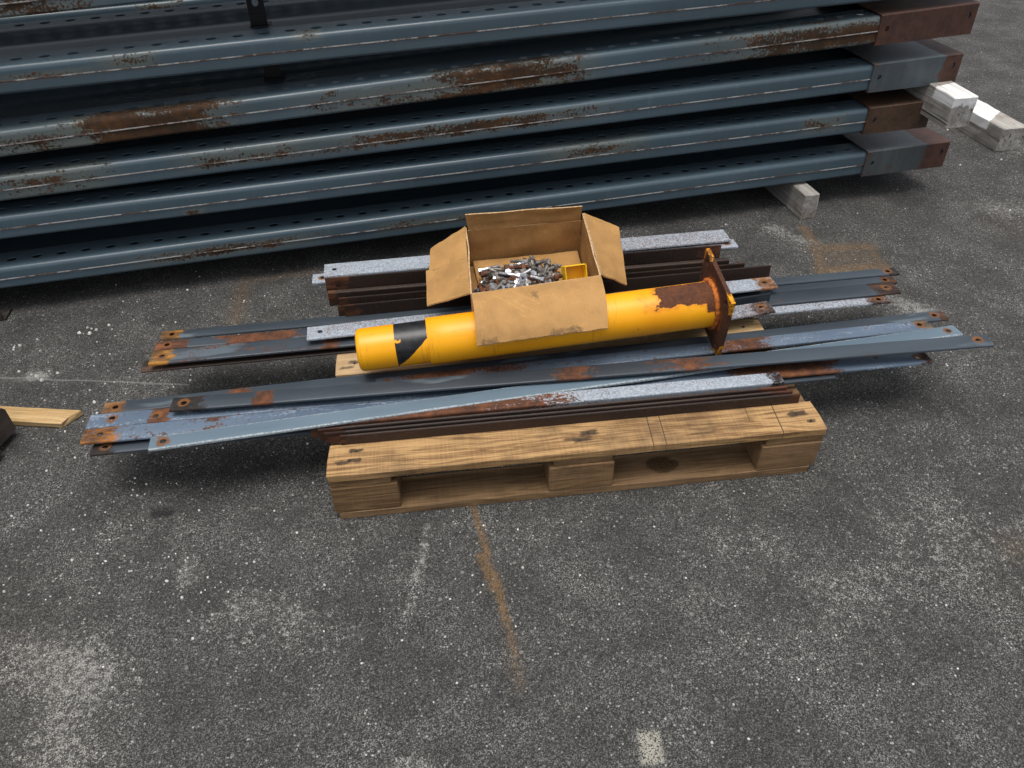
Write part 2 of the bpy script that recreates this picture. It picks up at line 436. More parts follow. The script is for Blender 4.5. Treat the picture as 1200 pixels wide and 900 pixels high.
def wood(name, light=(0.46, 0.29, 0.13), dark=(0.22, 0.115, 0.042), grey=0.0, marks=(), cuts=(), knot=None, axis=0, dirt=0.5):
    M = Mat(name, 0.75, 0, 0.3)
    P = M.obj(True)
    sc = [14.0, 14.0, 14.0]
    sc[axis] = 0.9
    ox, oy, oz = M.xyz(M.raw)
    warp = M.noise(M.vmul(P, tuple(1.2 if i == axis else 5.0 for i in range(3))), 1.0, 3, 0.5, 0.3)
    wv = M.n("ShaderNodeVectorMath", operation='ADD')
    M.put(wv.inputs[0], M.vmul(P, tuple(sc)))
    cmb = M.n("ShaderNodeCombineXYZ")
    for i in range(3):
        M.put(cmb.inputs[i], M.m1('MULTIPLY', warp, 1.1))
    M.put(wv.inputs[1], cmb.outputs[0])
    g1 = M.noise(wv.outputs[0], 1.6, 4, 0.6, 0.4)
    rings = M.m1('FRACT', M.m1('MULTIPLY', g1, 7.0))
    rings = M.m1('ABSOLUTE', M.m1('SUBTRACT', rings, 0.5))
    fib = M.noise(M.vmul(P, tuple(7.0 if i == axis else 320.0 for i in range(3))), 1.0, 4, 0.7)
    saw = M.noise(M.vmul(P, tuple(420.0 if i == axis else 9.0 for i in range(3))), 1.0, 2, 0.6)
    blot = M.noise(P, 7, 4, 0.6)
    f = M.m1('ADD', M.m1('ADD', M.m1('MULTIPLY', rings, 0.55), M.m1('MULTIPLY', M.m1('SUBTRACT', saw, 0.5), 0.25)), M.m1('MULTIPLY', fib, 0.75))
    c = M.mix(M.st(f, 0.25, 0.80), dark, light)
    c = M.mix(M.m1('MULTIPLY', M.st(blot, 0.45, 0.75), dirt), c, tuple(v * 0.42 for v in dark))
    c = M.mix(M.m1('MULTIPLY', M.st(M.noise(P, 3.1, 3, 0.5), 0.5, 0.7), 0.35), c, (light[0] * 1.1, light[1] * 1.12, light[2] * 1.35))
    if grey:
        gc = M.mix(M.st(f, 0.2, 0.7), (0.10, 0.095, 0.088), (0.36, 0.35, 0.325))
        c = M.mix(grey, c, gc)
    nz = M.m1('MULTIPLY', M.m1('SUBTRACT', M.noise(M.vmul(P, (0.5, 1, 1)), 55, 5, 0.7), 0.5), 0.05)
    ax, bx = M.m1('ADD', ox, nz), M.m1('ADD', oy, M.m1('MULTIPLY', nz, 0.6))
    for (mx_, my_, r, k) in marks:
        e = M.seg(ax, bx, (mx_ - r * 0.8, my_), (mx_ + r * 0.8, my_), r)
        c = M.mix(M.m1('MULTIPLY', M.st(e, 0.0, 0.8), k), c, (0.025, 0.016, 0.011))
    if knot:
        kx, ky, kr = knot
        dx = M.m1('DIVIDE', M.m1('SUBTRACT', ax, kx), kr * 1.6)
        dy = M.m1('DIVIDE', M.m1('SUBTRACT', bx, ky), kr)
        d = M.m1('SQRT', M.m1('ADD', M.m1('MULTIPLY', dx, dx), M.m1('MULTIPLY', dy, dy)))
        rg = M.m1('ABSOLUTE', M.m1('SUBTRACT', M.m1('FRACT', M.m1('MULTIPLY', d, 4.0)), 0.5))
        kc = M.mix(M.st(rg, 0.1, 0.4), tuple(v * 0.4 for v in dark), tuple(v * 0.9 for v in dark))
        c = M.mix(M.st(d, 0.8, 1.15, 0.9, 0.0), c, kc)
    for (cx, w, y0, y1, k) in cuts:
        e = M.m1('MULTIPLY', M.box1(M.m1('ADD', ox, M.m1('MULTIPLY', oy, -0.08)), cx, w, 0.0008), M.m1('MULTIPLY', M.st(oy, y0 - 0.002, y0 + 0.002), M.st(oy, y1 - 0.002, y1 + 0.002, 1, 0)))
        c = M.mix(M.m1('MULTIPLY', e, k), c, (0.03, 0.02, 0.013))
    M.bump(M.m1('ADD', M.m1('MULTIPLY', fib, 0.8), M.m1('MULTIPLY', rings, 0.5)), 0.5, 0.0015)
    return M.done(c, M.st(fib, 0.3, 0.7, 0.85, 0.65))


def cardboard(name, col_=(0.40, 0.235, 0.095), axis=2, scratches=(), stains=()):
    M = Mat(name, 0.82, 0, 0.25)
    P = M.obj(True)
    x, y, z = M.xyz(M.raw)
    n = M.noise(P, 12, 5, 0.6)
    f = M.noise(P, 160, 3, 0.6)
    k = (x, y, z)[axis]
    flute = M.m1('SINE', M.m1('MULTIPLY', k, 2 * math.pi / 0.0075))
    c = M.mix(M.st(n, 0.3, 0.7), tuple(v * 0.82 for v in col_), tuple(v * 1.12 for v in col_))
    c = M.mix(M.m1('MULTIPLY', M.st(f, 0.5, 0.8), 0.3), c, tuple(v * 0.75 for v in col_))
    c = M.mix(M.st(flute, -1, 1, 0.0, 0.10), c, tuple(v * 0.7 for v in col_))
    # creases, scratches
    cr = M.noise(M.vmul(P, (1, 1, 1)), 9, 2, 0.5, 1.5)
    crm = M.st(M.m1('ABSOLUTE', M.m1('SUBTRACT', cr, 0.5)), 0.0, 0.012, 1, 0)
    c = M.mix(M.m1('MULTIPLY', crm, 0.35), c, tuple(v * 1.35 for v in col_))
    st_ = M.st(M.noise(P, 5, 4, 0.65), 0.62, 0.78)
    c = M.mix(M.m1('MULTIPLY', st_, 0.45), c, (0.13, 0.07, 0.03))
    nd = M.m1('MULTIPLY', M.m1('SUBTRACT', M.noise(P, 45, 4, 0.7), 0.5), 0.03)
    for (a, b) in scratches:
        e = M.seg(M.m1('ADD', x, M.m1('MULTIPLY', nd, 0.15)), y, a, b, 0.0022)
        c = M.mix(M.m1('MULTIPLY', M.st(e, 0.1, 0.7), 0.4), c, tuple(min(1, v * 1.5) for v in col_))
        crm = M.mx(crm, e)
    for (a, b, w_) in stains:
        e = M.seg(M.m1('ADD', x, nd), M.m1('ADD', y, nd), a, b, w_)
        c = M.mix(M.m1('MULTIPLY', M.m1('MULTIPLY', M.st(e, 0.0, 0.9), M.st(f, 0.3, 0.6, 0.35, 1.0)), 0.7), c, (0.085, 0.055, 0.034))
    M.bump(M.m1('ADD', M.m1('MULTIPLY', flute, 0.25), M.m1('ADD', M.m1('MULTIPLY', crm, 0.6), n)), 0.35, 0.0015)
    return M.done(c)


def yellow_paint(name, rusty):
    """rusty: list of ((x0,half,angle0,half angle), ...) patches where the coat has come off"""
    M = Mat(name, 0.4, 0, 0.4)
    P = M.obj(False)
    x, y, z = M.xyz(P)
    ang = M.m1('ARCTAN2', z, M.m1('MULTIPLY', y, -1.0))      # 0 = towards the viewer, +pi/2 = up
    n1 = M.noise(P, 22, 5, 0.6)
    n2 = M.noise(P, 90, 4, 0.65)
    big = M.noise(P, 4, 3, 0.5)
    c = M.mix(M.st(big, 0.3, 0.7), (0.76, 0.305, 0.002), (0.82, 0.375, 0.004))
    dirt = M.m1('MULTIPLY', M.st(M.noise(M.vmul(P, (0.5, 1, 1)), 30, 5, 0.65), 0.56, 0.75), 0.35)
    c = M.mix(dirt, c, (0.45, 0.17, 0.01))
    scuff = M.m1('MULTIPLY', M.st(M.noise(M.vmul(P, (14, 1, 1)), 9, 4, 0.7), 0.60, 0.66), M.st(M.noise(P, 7, 3, 0.6), 0.48, 0.62))
    c = M.mix(M.m1('MULTIPLY', scuff, 0.40), c, (0.36, 0.15, 0.02))
    scr = M.m1('MULTIPLY', M.st(M.noise(M.vmul(P, (1, 16, 16)), 8, 3, 0.6), 0.67, 0.70), M.st(M.noise(P, 10, 2, 0.6), 0.5, 0.6))
    c = M.mix(M.m1('MULTIPLY', scr, 0.5), c, (0.22, 0.10, 0.02))
    sp = M.st(M.noise(P, 55, 3, 0.6), 0.715, 0.73)
    c = M.mix(M.m1('MULTIPLY', sp, 0.8), c, (0.17, 0.06, 0.01))
    mask = M.m1('MULTIPLY', sp, 0.4)
    pm = None
    for (cx, hx, ca, ha) in rusty:
        e = M.m1('SUBTRACT', 1.0, M.m1('MAXIMUM', M.m1('DIVIDE', M.m1('ABSOLUTE', M.m1('SUBTRACT', x, cx)), hx), M.m1('DIVIDE', M.m1('ABSOLUTE', M.m1('SUBTRACT', ang, ca)), ha)))
        v = M.m1('ADD', e, M.m1('MULTIPLY', M.m1('SUBTRACT', n1, 0.5), 1.3))
        pm = v if pm is None else M.mx(pm, v)
    if pm is not None:
        k = M.st(pm, 0.10, 0.13)
        halo = M.st(pm, -0.12, 0.10)
        c = M.mix(M.m1('MULTIPLY', halo, 0.6), c, (0.55, 0.17, 0.01))
        rc = M.ramp(M.m1('ADD', M.m1('MULTIPLY', n2, 0.6), M.m1('MULTIPLY', n1, 0.4)), [(0.3, (0.03, 0.011, 0.006)), (0.5, (0.085, 0.028, 0.010)), (0.62, (0.13, 0.042, 0.012)), (0.75, (0.36, 0.12, 0.015))])
        c = M.mix(k, c, rc)
        mask = M.mx(mask, k)
    M.bump(M.m1('SUBTRACT', M.m1('MULTIPLY', n2, 0.25), M.m1('MULTIPLY', mask, 1.2)), 0.5, 0.002)
    return M, c, mask, x, ang


def simple(name, c, rough=0.5, metal=0.0, var=0.25, scale=40, bump=0.15):
    M = Mat(name, rough, metal)
    P = M.obj(True)
    n = M.noise(P, scale, 5, 0.65)
    k = M.mix(M.st(n, 0.3, 0.7), tuple(v * (1 - var) for v in c), tuple(min(1, v * (1 + var)) for v in c))
    M.bump(n, bump, 0.001)
    return M.done(k, M.st(n, 0.3, 0.7, max(0, rough - 0.1), min(1, rough + 0.1)))


# ------------------------------------------------------------------ mesh helpers
class MB:
    def __init__(self):
        self.v, self.f, self.mi = [], [], []

    def vert(self, p):
        self.v.append(tuple(p))
        return len(self.v) - 1

    def face(self, idx, mi=0):
        self.f.append(tuple(idx))
        self.mi.append(mi)

    def quad(self, a, b, c, d, mi=0):
        self.face([self.vert(a), self.vert(b), self.vert(c), self.vert(d)], mi)

    def box(self, x0, x1, y0, y1, z0, z1, mi=0):
        p = [(x0, y0, z0), (x1, y0, z0), (x1, y1, z0), (x0, y1, z0), (x0, y0, z1), (x1, y0, z1), (x1, y1, z1), (x0, y1, z1)]
        k = [self.vert(q) for q in p]
        for q in ((3, 2, 1, 0), (4, 5, 6, 7), (0, 1, 5, 4), (1, 2, 6, 5), (2, 3, 7, 6), (3, 0, 4, 7)):
            self.face([k[i] for i in q], mi)

    def sweep(self, prof, xs, closed=True, offs=None, mi=0, caps=True):
        """profile (y,z) extruded along x through stations xs; offs(x)->(dy,dz)"""
        n = len(prof)
        rings = []
        for x in xs:
            o = offs(x) if offs else (0, 0)
            rings.append([self.vert((x, p[0] + o[0], p[1] + o[1])) for p in prof])
        for a, b in zip(rings, rings[1:]):
            for i in range(n if closed else n - 1):
                j = (i + 1) % n
                self.face([a[i], b[i], b[j], a[j]], mi)
        if caps and closed:
            self.face(rings[0][:], mi)
            self.face(rings[-1][::-1], mi)

    def tube(self, p0, p1, r0, r1=None, seg=12, cap=True, mi=0):
        r1 = r0 if r1 is None else r1
        p0, p1 = Vector(p0), Vector(p1)
        d = (p1 - p0).normalized()
        a = d.orthogonal().normalized()
        b = d.cross(a)
        A = [self.vert(p0 + (a * math.cos(2 * math.pi * i / seg) + b * math.sin(2 * math.pi * i / seg)) * r0) for i in range(seg)]
        B = [self.vert(p1 + (a * math.cos(2 * math.pi * i / seg) + b * math.sin(2 * math.pi * i / seg)) * r1) for i in range(seg)]
        for i in range(seg):
            j = (i + 1) % seg
            self.face([A[i], A[j], B[j], B[i]], mi)
        if cap:
            self.face(A[::-1], mi)
            self.face(B, mi)

    def holed(self, x0, x1, y0, y1, cx, cy, rx, ry, zf, depth, seg=12, mi=0, up=True):
        """rectangle with an elliptical hole; zf(x,y)->z; hole wall goes down by depth"""
        ring, out, low = [], [], []
        for i in range(seg):
            a = 2 * math.pi * i / seg
            c, s = math.cos(a), math.sin(a)
            ring.append((cx + rx * c, cy + ry * s))
            k = 1e9
            if c > 1e-9: k = min(k, (x1 - cx) / c)
            if c < -1e-9: k = min(k, (x0 - cx) / c)
            if s > 1e-9: k = min(k, (y1 - cy) / s)
            if s < -1e-9: k = min(k, (y0 - cy) / s)
            out.append((cx + c * k, cy + s * k))
        # put the true corners in
        corners = [(x1, y1), (x0, y1), (x0, y0), (x1, y0)]
        R_ = [self.vert((p[0], p[1], zf(*p))) for p in ring]
        O_ = [self.vert((p[0], p[1], zf(*p))) for p in out]
        C_ = [self.vert((p[0], p[1], zf(*p))) for p in corners]
        L_ = [self.vert((p[0], p[1], zf(*p) - depth)) for p in ring]
        def side(p):
            e = 1e-6
            if abs(p[0] - x1) < e: return 0
            if abs(p[1] - y1) < e: return 1
            if abs(p[0] - x0) < e: return 2
            return 3
        for i in range(seg):
            j = (i + 1) % seg
            a, b = side(out[i]), side(out[j])
            poly = [R_[i], O_[i]]
            if a != b and not (out[j] in corners or out[i] in corners):
                ci = {(0, 1): 0, (1, 2): 1, (2, 3): 2, (3, 0): 3}.get((a, b))
                if ci is not None:
                    poly.append(C_[ci])
            poly += [O_[j], R_[j]]
            self.face(poly if up else poly[::-1], mi)
            self.face([R_[i], R_[j], L_[j], L_[i]], mi)

    def build(self, name, mats, parent=None, loc=(0, 0, 0), rot=(0, 0, 0), smooth=None, bevel=0.0, merge=True, bseg=1):
        me = bpy.data.meshes.new(name)
        me.from_pydata(self.v, [], self.f)
        if not isinstance(mats, (list, tuple)):
            mats = [mats]
        for m in mats:
            me.materials.append(m)
        if len(mats) > 1:
            me.polygons.foreach_set("material_index", self.mi)
        bm = bmesh.new()
        bm.from_mesh(me)
        if merge:
            bmesh.ops.remove_doubles(bm, verts=bm.verts, dist=1e-5)
        if bevel > 0:
            bmesh.ops.bevel(bm, geom=[e for e in bm.edges if len(e.link_faces) == 2 and e.calc_face_angle(0) > 0.6], offset=bevel, segments=bseg, affect='EDGES', profile=0.6)
        bmesh.ops.recalc_face_normals(bm, faces=bm.faces)
        bm.to_mesh(me)
        bm.free()
        o = bpy.data.objects.new(name, me)
        col.objects.link(o)
        o.location = loc
        o.rotation_euler = rot
        if parent:
            o.parent = parent
        if smooth is not None:
            try:
                me.shade_smooth()
                me.set_sharp_from_angle(angle=smooth)
            except Exception:
                pass
        return o


def tag(o, label=None, cat=None, group=None, kind=None):
    if label: o["label"] = label
    if cat: o["category"] = cat
    if group: o["group"] = group
    if kind: o["kind"] = kind
    return o


def empty(name, loc, rot=(0, 0, 0)):
    o = bpy.data.objects.new(name, None)
    o.empty_display_size = 0.05
    col.objects.link(o)
    o.location = loc
    o.rotation_euler = rot
    return o


# ------------------------------------------------------------------ ground
g = MB()
N = 24
ext = [-250, -60, -20, -8, -4, -2.5, -1.5, -0.5, 0.5, 1.5, 2.5, 4, 8, 20, 60, 250]
ids = [[g.vert((x, y + 2.0, 0)) for x in ext] for y in ext]
for j in range(len(ext) - 1):
    for i in range(len(ext) - 1):
        g.face([ids[j][i], ids[j][i + 1], ids[j + 1][i + 1], ids[j + 1][i]])
ground = g.build("asphalt_ground", asphalt())
tag(ground, kind="structure")

# ------------------------------------------------------------------ stack of beams
YAW = R(13.18)
S0 = Vector((-1.652, 2.123, 0))
T = Vector((math.cos(YAW), math.sin(YAW), 0))
BK = Vector((-math.sin(YAW), math.cos(YAW), 0))
S_MIN = -1.35
DEPTH = 0.48


def s_of_x(x):
    return (x + 1.652) / math.cos(YAW)


def face_h(s):
    return 0.073 + 0.0048 * s


worn = None


def worn_edge_mat():
    M = Mat("worn_edge", 0.45, 0.0, 0.5)
    P = M.obj(True)
    x, y, z = M.xyz(P)
    n = M.noise(M.vmul(P, (1, 0.2, 0.2)), 9, 6, 0.75)
    n2 = M.noise(M.vmul(P, (1, 0.1, 0.1)), 90, 3, 0.7)
    c = M.mix(M.st(n, 0.42, 0.55), (0.10, 0.05, 0.03), (0.42, 0.41, 0.39))
    c = M.mix(M.m1('MULTIPLY', M.st(n2, 0.56, 0.66), 0.7), c, (0.12, 0.13, 0.135))
    return M.done(c)


WORN = worn_edge_mat()
DARK = simple("black_iron", (0.012, 0.012, 0.013), 0.55)


def web_z(d):
    """height of the web below the bend, across the beam"""
    lo = -0.034
    if d < 0.105: return 0.0
    if d < 0.17:
        t = (d - 0.105) / 0.065
        return lo * (3 * t * t - 2 * t ** 3)
    if d < 0.32: return lo
    if d < 0.395:
        t = (d - 0.32) / 0.075
        return lo * (1 - (3 * t * t - 2 * t ** 3))
    return 0.0


def make_beam(zl, zr, xl, xr, s_end, label, patches, sleeve=None, sl_s=None, base=(0.058, 0.090, 0.112), phase=0.0):
    sl, sr = s_of_x(xl), s_of_x(xr)
    k = (zr - zl) / (sr - sl)
    z0 = zl - k * sl
    root = empty("storage_beam", S0 + Vector((0, 0, z0)), (0, -math.atan(k), YAW))
    tag(root, label, "steel beam", "blue grey steel beams stacked behind the pallet")
    pm = beam_paint("beam_enamel", patches, base)
    rb = 0.016
    m = MB()
    pitch = 0.0755
    n0 = int((S_MIN + 0.05) / pitch)
    n1 = int(((sl_s if sl_s else s_end) - 0.06) / pitch)
    # front bend and face (outer skin stands 3 mm proud of the lower skin)
    xs = [S_MIN + (s_end - S_MIN) * i / 60 for i in range(61)]
    for a, b in zip(xs, xs[1:]):
        pr = []
        for s in (a, b):
            H = face_h(s)
            wob = 0.0012 * math.sin(s * 2.3 + zl * 40) + 0.0008 * math.sin(s * 7.1 + zl * 90)
            q = []
            q.append((s, rb + 0.006, 0.0))
            for i in range(6):
                an = math.pi / 2 * i / 5
                q.append((s, rb - rb * math.sin(an) + wob, -rb + rb * math.cos(an)))
            zs = -H * 0.52
            q.append((s, wob, zs))
            q.append((s, 0.0045 + wob, zs - 0.0045))
            q.append((s, 0.003 + wob, zs - 0.008))
            q.append((s, 0.002 + wob, -H + 0.006))
            q.append((s, 0.006 + wob, -H))
            q.append((s, 0.045, -H - 0.001))
            q.append((s, 0.045, -H + 0.003))
            q.append((s, 0.007, -H + 0.004))
            pr.append(q)
        for i in range(len(pr[0]) - 1):
            m.quad(pr[0][i], pr[0][i + 1], pr[1][i + 1], pr[1][i])
    # web: hole strip, trough, hole strip
    da, db = rb + 0.006, 0.105
    hd, hd2 = 0.056, 0.432
    for (y0, y1, cy) in ((da, db, hd), (0.395, DEPTH - 0.01, hd2)):
        prev = S_MIN
        for i in range(n0, n1 + 1):
            cx = i * pitch + phase
            x0, x1 = cx - pitch * 0.3, cx + pitch * 0.3
            if x0 > prev:
                m.quad((prev, y0, 0), (x0, y0, 0), (x0, y1, 0), (prev, y1, 0))
            m.holed(x0, x1, y0, y1, cx, cy, 0.0165, 0.0125, lambda x, y: 0.0, 0.004, seg=12)
            prev = x1
        m.quad((prev, y0, 0), (s_end, y0, 0), (s_end, y1, 0), (prev, y1, 0))
    ds = [db + (0.395 - db) * i / 16 for i in range(17)]
    for a, b in zip(xs, xs[1:]):
        for d0, d1 in zip(ds, ds[1:]):
            m.quad((a, d0, web_z(d0)), (b, d0, web_z(d0)), (b, d1, web_z(d1)), (a, d1, web_z(d1)))
    # rear flange with lip
    for a, b in zip(xs[::6], xs[6::6]):
        Ha, Hb = face_h(a), face_h(b)
        m.quad((a, DEPTH - 0.01, 0), (b, DEPTH - 0.01, 0), (b, DEPTH, -0.01), (a, DEPTH, -0.01))
        m.quad((a, DEPTH, -0.01), (b, DEPTH, -0.01), (b, DEPTH, -Hb), (a, DEPTH, -Ha))
        m.quad((a, DEPTH, -Ha), (b, DEPTH, -Hb), (b, DEPTH - 0.05, -Hb), (a, DEPTH - 0.05, -Ha))
    web = m.build("beam_section", pm, root, smooth=R(35))
    # the bare edge of the outer skin
    e = MB()
    xe = (sl_s if sl_s else s_end)
    st = [S_MIN + (xe - S_MIN) * i / 90 for i in range(91)]
    e_pr = lambda s: [(-0.0012, -face_h(s) * 0.52 + 0.0002), (-0.0012, -face_h(s) * 0.52 - 0.0026), (0.0042, -face_h(s) * 0.52 - 0.0050), (0.0042, -face_h(s) * 0.52 + 0.0002)]
    rings = []
    for s in st:
        wob = 0.0012 * math.sin(s * 2.3 + zl * 40) + 0.0008 * math.sin(s * 7.1 + zl * 90)
        rings.append([e.vert((s, p[0] + wob, p[1])) for p in e_pr(s)])
    for a, b in zip(rings, rings[1:]):
        for i in range(4):
            j = (i + 1) % 4
            e.face([a[i], b[i], b[j], a[j]])
    e.build("skin_edge", WORN, root)
    # end sleeve
    if sleeve:
        L = s_end - sl_s
        s = MB()
        Ha, Hb = face_h(sl_s) + 0.006, face_h(s_end) + 0.008
        y0 = -0.005
        def front(px, pz):
            return (px, y0, pz)
        # front plate as strips with a bolt hole near the left and two slots near the right
        def zt(px): return 0.004
        def zb(px): return -(Ha + (Hb - Ha) * px / L)
        cells = [(0.0, None), (0.012, (0.032, -0.042, 0.0075, 0.0095)), (0.052, None), (L - 0.045, (L - 0.028, -0.033, 0.006, 0.011)), (L - 0.012, None)]
        bounds = [c[0] for c in cells] + [L]
        for (x0, hole), x1 in zip(cells, bounds[1:]):
            if hole:
                cx, cz, rx, rz = hole
                tmp = MB()
                zb0 = zb((x0 + x1) / 2)
                tmp.holed(x0, x1, zb0, zt(x0), cx, cz, rx, rz, lambda a, b: 0.0, 0.005, seg=12)
                off = len(s.v)
                for v in tmp.v:
                    px, pz = v[0], v[1]
                    if abs(pz - zb0) < 1e-6:
                        pz = zb(px)
                    s.vert((px, y0 - v[2], pz))
                for f in tmp.f:
                    s.face([i + off for i in f])
            else:
                s.quad(front(x0, zb(x0)), front(x1, zb(x1)), front(x1, zt(x1)), front(x0, zt(x0)))
        # bottom, top, sides of the sleeve
        tp, tb = 0.004, DEPTH + 0.004
        s.quad((0, y0, tp), (L, y0, tp), (L, y0 + 0.004, tp + 0.002), (0, y0 + 0.004, tp + 0.002))
        s.quad((0, y0 + 0.004, tp + 0.002), (L, y0 + 0.004, tp + 0.002), (L, tb, tp + 0.002), (0, tb, tp + 0.002))
        s.quad((0, tb, tp + 0.002), (L, tb, tp + 0.002), (L, tb, -Hb), (0, tb, -Ha))
        s.quad((0, y0, -Ha), (L, y0, -Hb), (L, 0.06, -Hb), (0, 0.06, -Ha))
        s.quad((0, y0, -Ha), (0, y0, tp), (0, 0.01, tp), (0, 0.01, -Ha))
        s.quad((L, y0, -Hb), (L, y0, tp), (L, 0.05, tp + 0.002), (L, 0.05, -Hb))
        sv = s.build("end_sleeve", sleeve, root, loc=(sl_s, 0, 0))
        bb = MB()
        bb.box(L - 0.09, L - 0.004, 0.05, DEPTH - 0.03, -Hb + 0.012, 0.0)
        bb.build("end_plate", DARK, sv)
    return root


LEN = 0.36
SA = dict(
    C=sleeve_mat("sleeve_primer_brown", (0.08, 0.04, 0.03), None, 0.35, LEN),
    D=sleeve_mat("sleeve_grey", (0.066, 0.084, 0.095), 0.80, 0.45, LEN),
    E=sleeve_mat("sleeve_rusty_olive", (0.075, 0.055, 0.032), None, 0.75, LEN, tint=(0.060, 0.034, 0.020)),
    F=sleeve_mat("sleeve_dull_grey", (0.062, 0.074, 0.077), 0.72, 0.6, LEN),
)
make_beam(0.964, 0.985, -1.343, -0.831, 3.40, "topmost steel beam at the upper left corner, cut off by the frame",
          [(0.37, 0.22, 0.55, -0.04, 0.08)], phase=0.01)
make_beam(0.772, 0.806, -1.387, 0.019, 3.45, "second beam from the top with both rows of holes showing at left",
          [(0.60, 0.09, 0.5, -0.022, 0.02), (0.37, 0.16, 0.45, -0.036, 0.012), (1.1, 0.05, 0.4, 0.0, 0.02)], phase=-0.002)
make_beam(0.598, 0.698, -1.456, 1.276, s_of_x(1.657), "third beam down with a wide rust patch and red brown end sleeve",
          [(0.61, 0.29, 1.25, -0.04, 0.075), (0.30, 0.3, 0.55, -0.05, 0.05), (1.70, 0.30, 1.15, -0.035, 0.07), (1.5, 0.5, 0.5, -0.05, 0.04), (2.9, 0.60, 1.15, -0.05, 0.055)], SA['C'], s_of_x(1.286), phase=0.03)
make_beam(0.464, 0.532, -1.508, 1.29, s_of_x(1.662), "fourth beam down, rusty along its seam, with clean grey end sleeve",
          [(0.28, 0.20, 0.6, -0.03, 0.05), (0.85, 0.22, 0.55, -0.03, 0.03), (1.55, 0.55, 0.95, -0.035, 0.026)], SA['D'], s_of_x(1.310), phase=0.045)
make_beam(0.340, 0.374, -1.557, 1.346, s_of_x(1.605), "fifth beam down, second from the ground, with olive brown rusted sleeve",
          [(2.0, 0.22, 0.5, -0.025, 0.03), (0.65, 0.04, 0.7, -0.07, 0.02), (2.9, 0.1, 0.6, -0.04, 0.03)], SA['E'], s_of_x(1.340), phase=0.012)
make_beam(0.169, 0.199, -1.625, 1.383, s_of_x(1.742), "lowest beam of the stack, close above the asphalt on timber",
          [(0.72, 0.34, 0.8, -0.042, 0.022), (1.4, 0.2, 0.4, -0.04, 0.02)], SA['F'], s_of_x(1.387), phase=0.05)

# added, mostly unseen beam copies behind the stack block light through its gaps
for b in [o for o in col.objects if o.get("category") == "steel beam"]:
    c = b.copy()
    col.objects.link(c)
    c.location = b.location + BK * (DEPTH + (0.012 if b.location.z < 0.72 else 0.25)) - Vector((0, 0, 0.035))  # upper copies stand farther back so skylight still reaches the second beam
    c["label"] = "added blue grey beam behind the front stack, blocking light from the rear"
    c["group"] = "added beams behind the front stack that block light"
    for ch in list(b.children):
        d = ch.copy()
        col.objects.link(d)
        d.parent = c
        for ch2 in list(ch.children):
            d2 = ch2.copy()
            col.objects.link(d2)
            d2.parent = d

# black hanging spacer clips between the upper beams
def spacer(sx, d, z0, z1, label):
    p = S0 + T * sx + BK * d
    root = empty("spacer_clip", (p.x, p.y, z0), (0, 0, YAW))
    tag(root, label, "clip", "black spacer clips between the beams")
    m = MB()
    w, h = 0.026, z1 - z0
    tmp = MB()
    tmp.holed(-w, w, h * 0.35, h, 0.0, h * 0.62, 0.010, 0.012, lambda a, b: 0.0, 0.004, seg=12)
    off = len(m.v)
    for v in tmp.v:
        m.vert((v[0], -v[2], v[1]))
    for f in tmp.f:
        m.face([i + off for i in f])
    m.box(-w, w, -0.0035, 0.0, 0.0, h * 0.35)
    m.build("clip_plate", DARK, root)
    f = MB()
    f.box(-w - 0.004, w + 0.012, -0.018, 0.03, -0.002, 0.004)
    f.build("clip_foot", DARK, root)


spacer(s_of_x(-0.72), 0.285, 0.752, 0.862, "black clip with a hole standing under the topmost beam")
spacer(s_of_x(-0.71), 0.27, 0.592, 0.672, "black clip in the dark gap under the second beam")

# ------------------------------------------------------------------ timbers
def timber(p0, p1, w, h, z, label, mat, seed, paint=None, name="timber_block"):
    """p0 far end, p1 near end (centre line), bottom at z"""
    a, b = Vector((*p0, 0)), Vector((*p1, 0))
    d = b - a
    L = d.length
    ang = math.atan2(d.y, d.x)
    rnd = random.Random(seed)
    m = MB()
    n = 10
    rings = []
    for i in range(n + 1):
        x = L * i / n
        r = []
        cs = [(-w / 2, 0), (-w / 2, h * 0.5), (-w / 2, h), (0, h), (w / 2, h), (w / 2, h * 0.5), (w / 2, 0), (0, 0)]
        for (y, zz) in cs:
            e = 0.0025 if i not in (0, n) else 0.004
            r.append(m.vert((x + (rnd.uniform(-e, e) if i in (0, n) else 0), y + rnd.uniform(-1, 1) * 0.0015, zz + (rnd.uniform(-1, 1) * 0.0015 if zz > 0 else 0))))
        rings.append(r)
    for r0, r1 in zip(rings, rings[1:]):
        for i in range(8):
            j = (i + 1) % 8
            m.face([r0[i], r1[i], r1[j], r0[j]])
    m.face(rings[0])
    m.face(rings[-1][::-1])
    o = m.build(name, mat, None, (a.x, a.y, z), (0, 0, ang), bevel=0.003)
    tag(o, label, "timber")
    return o


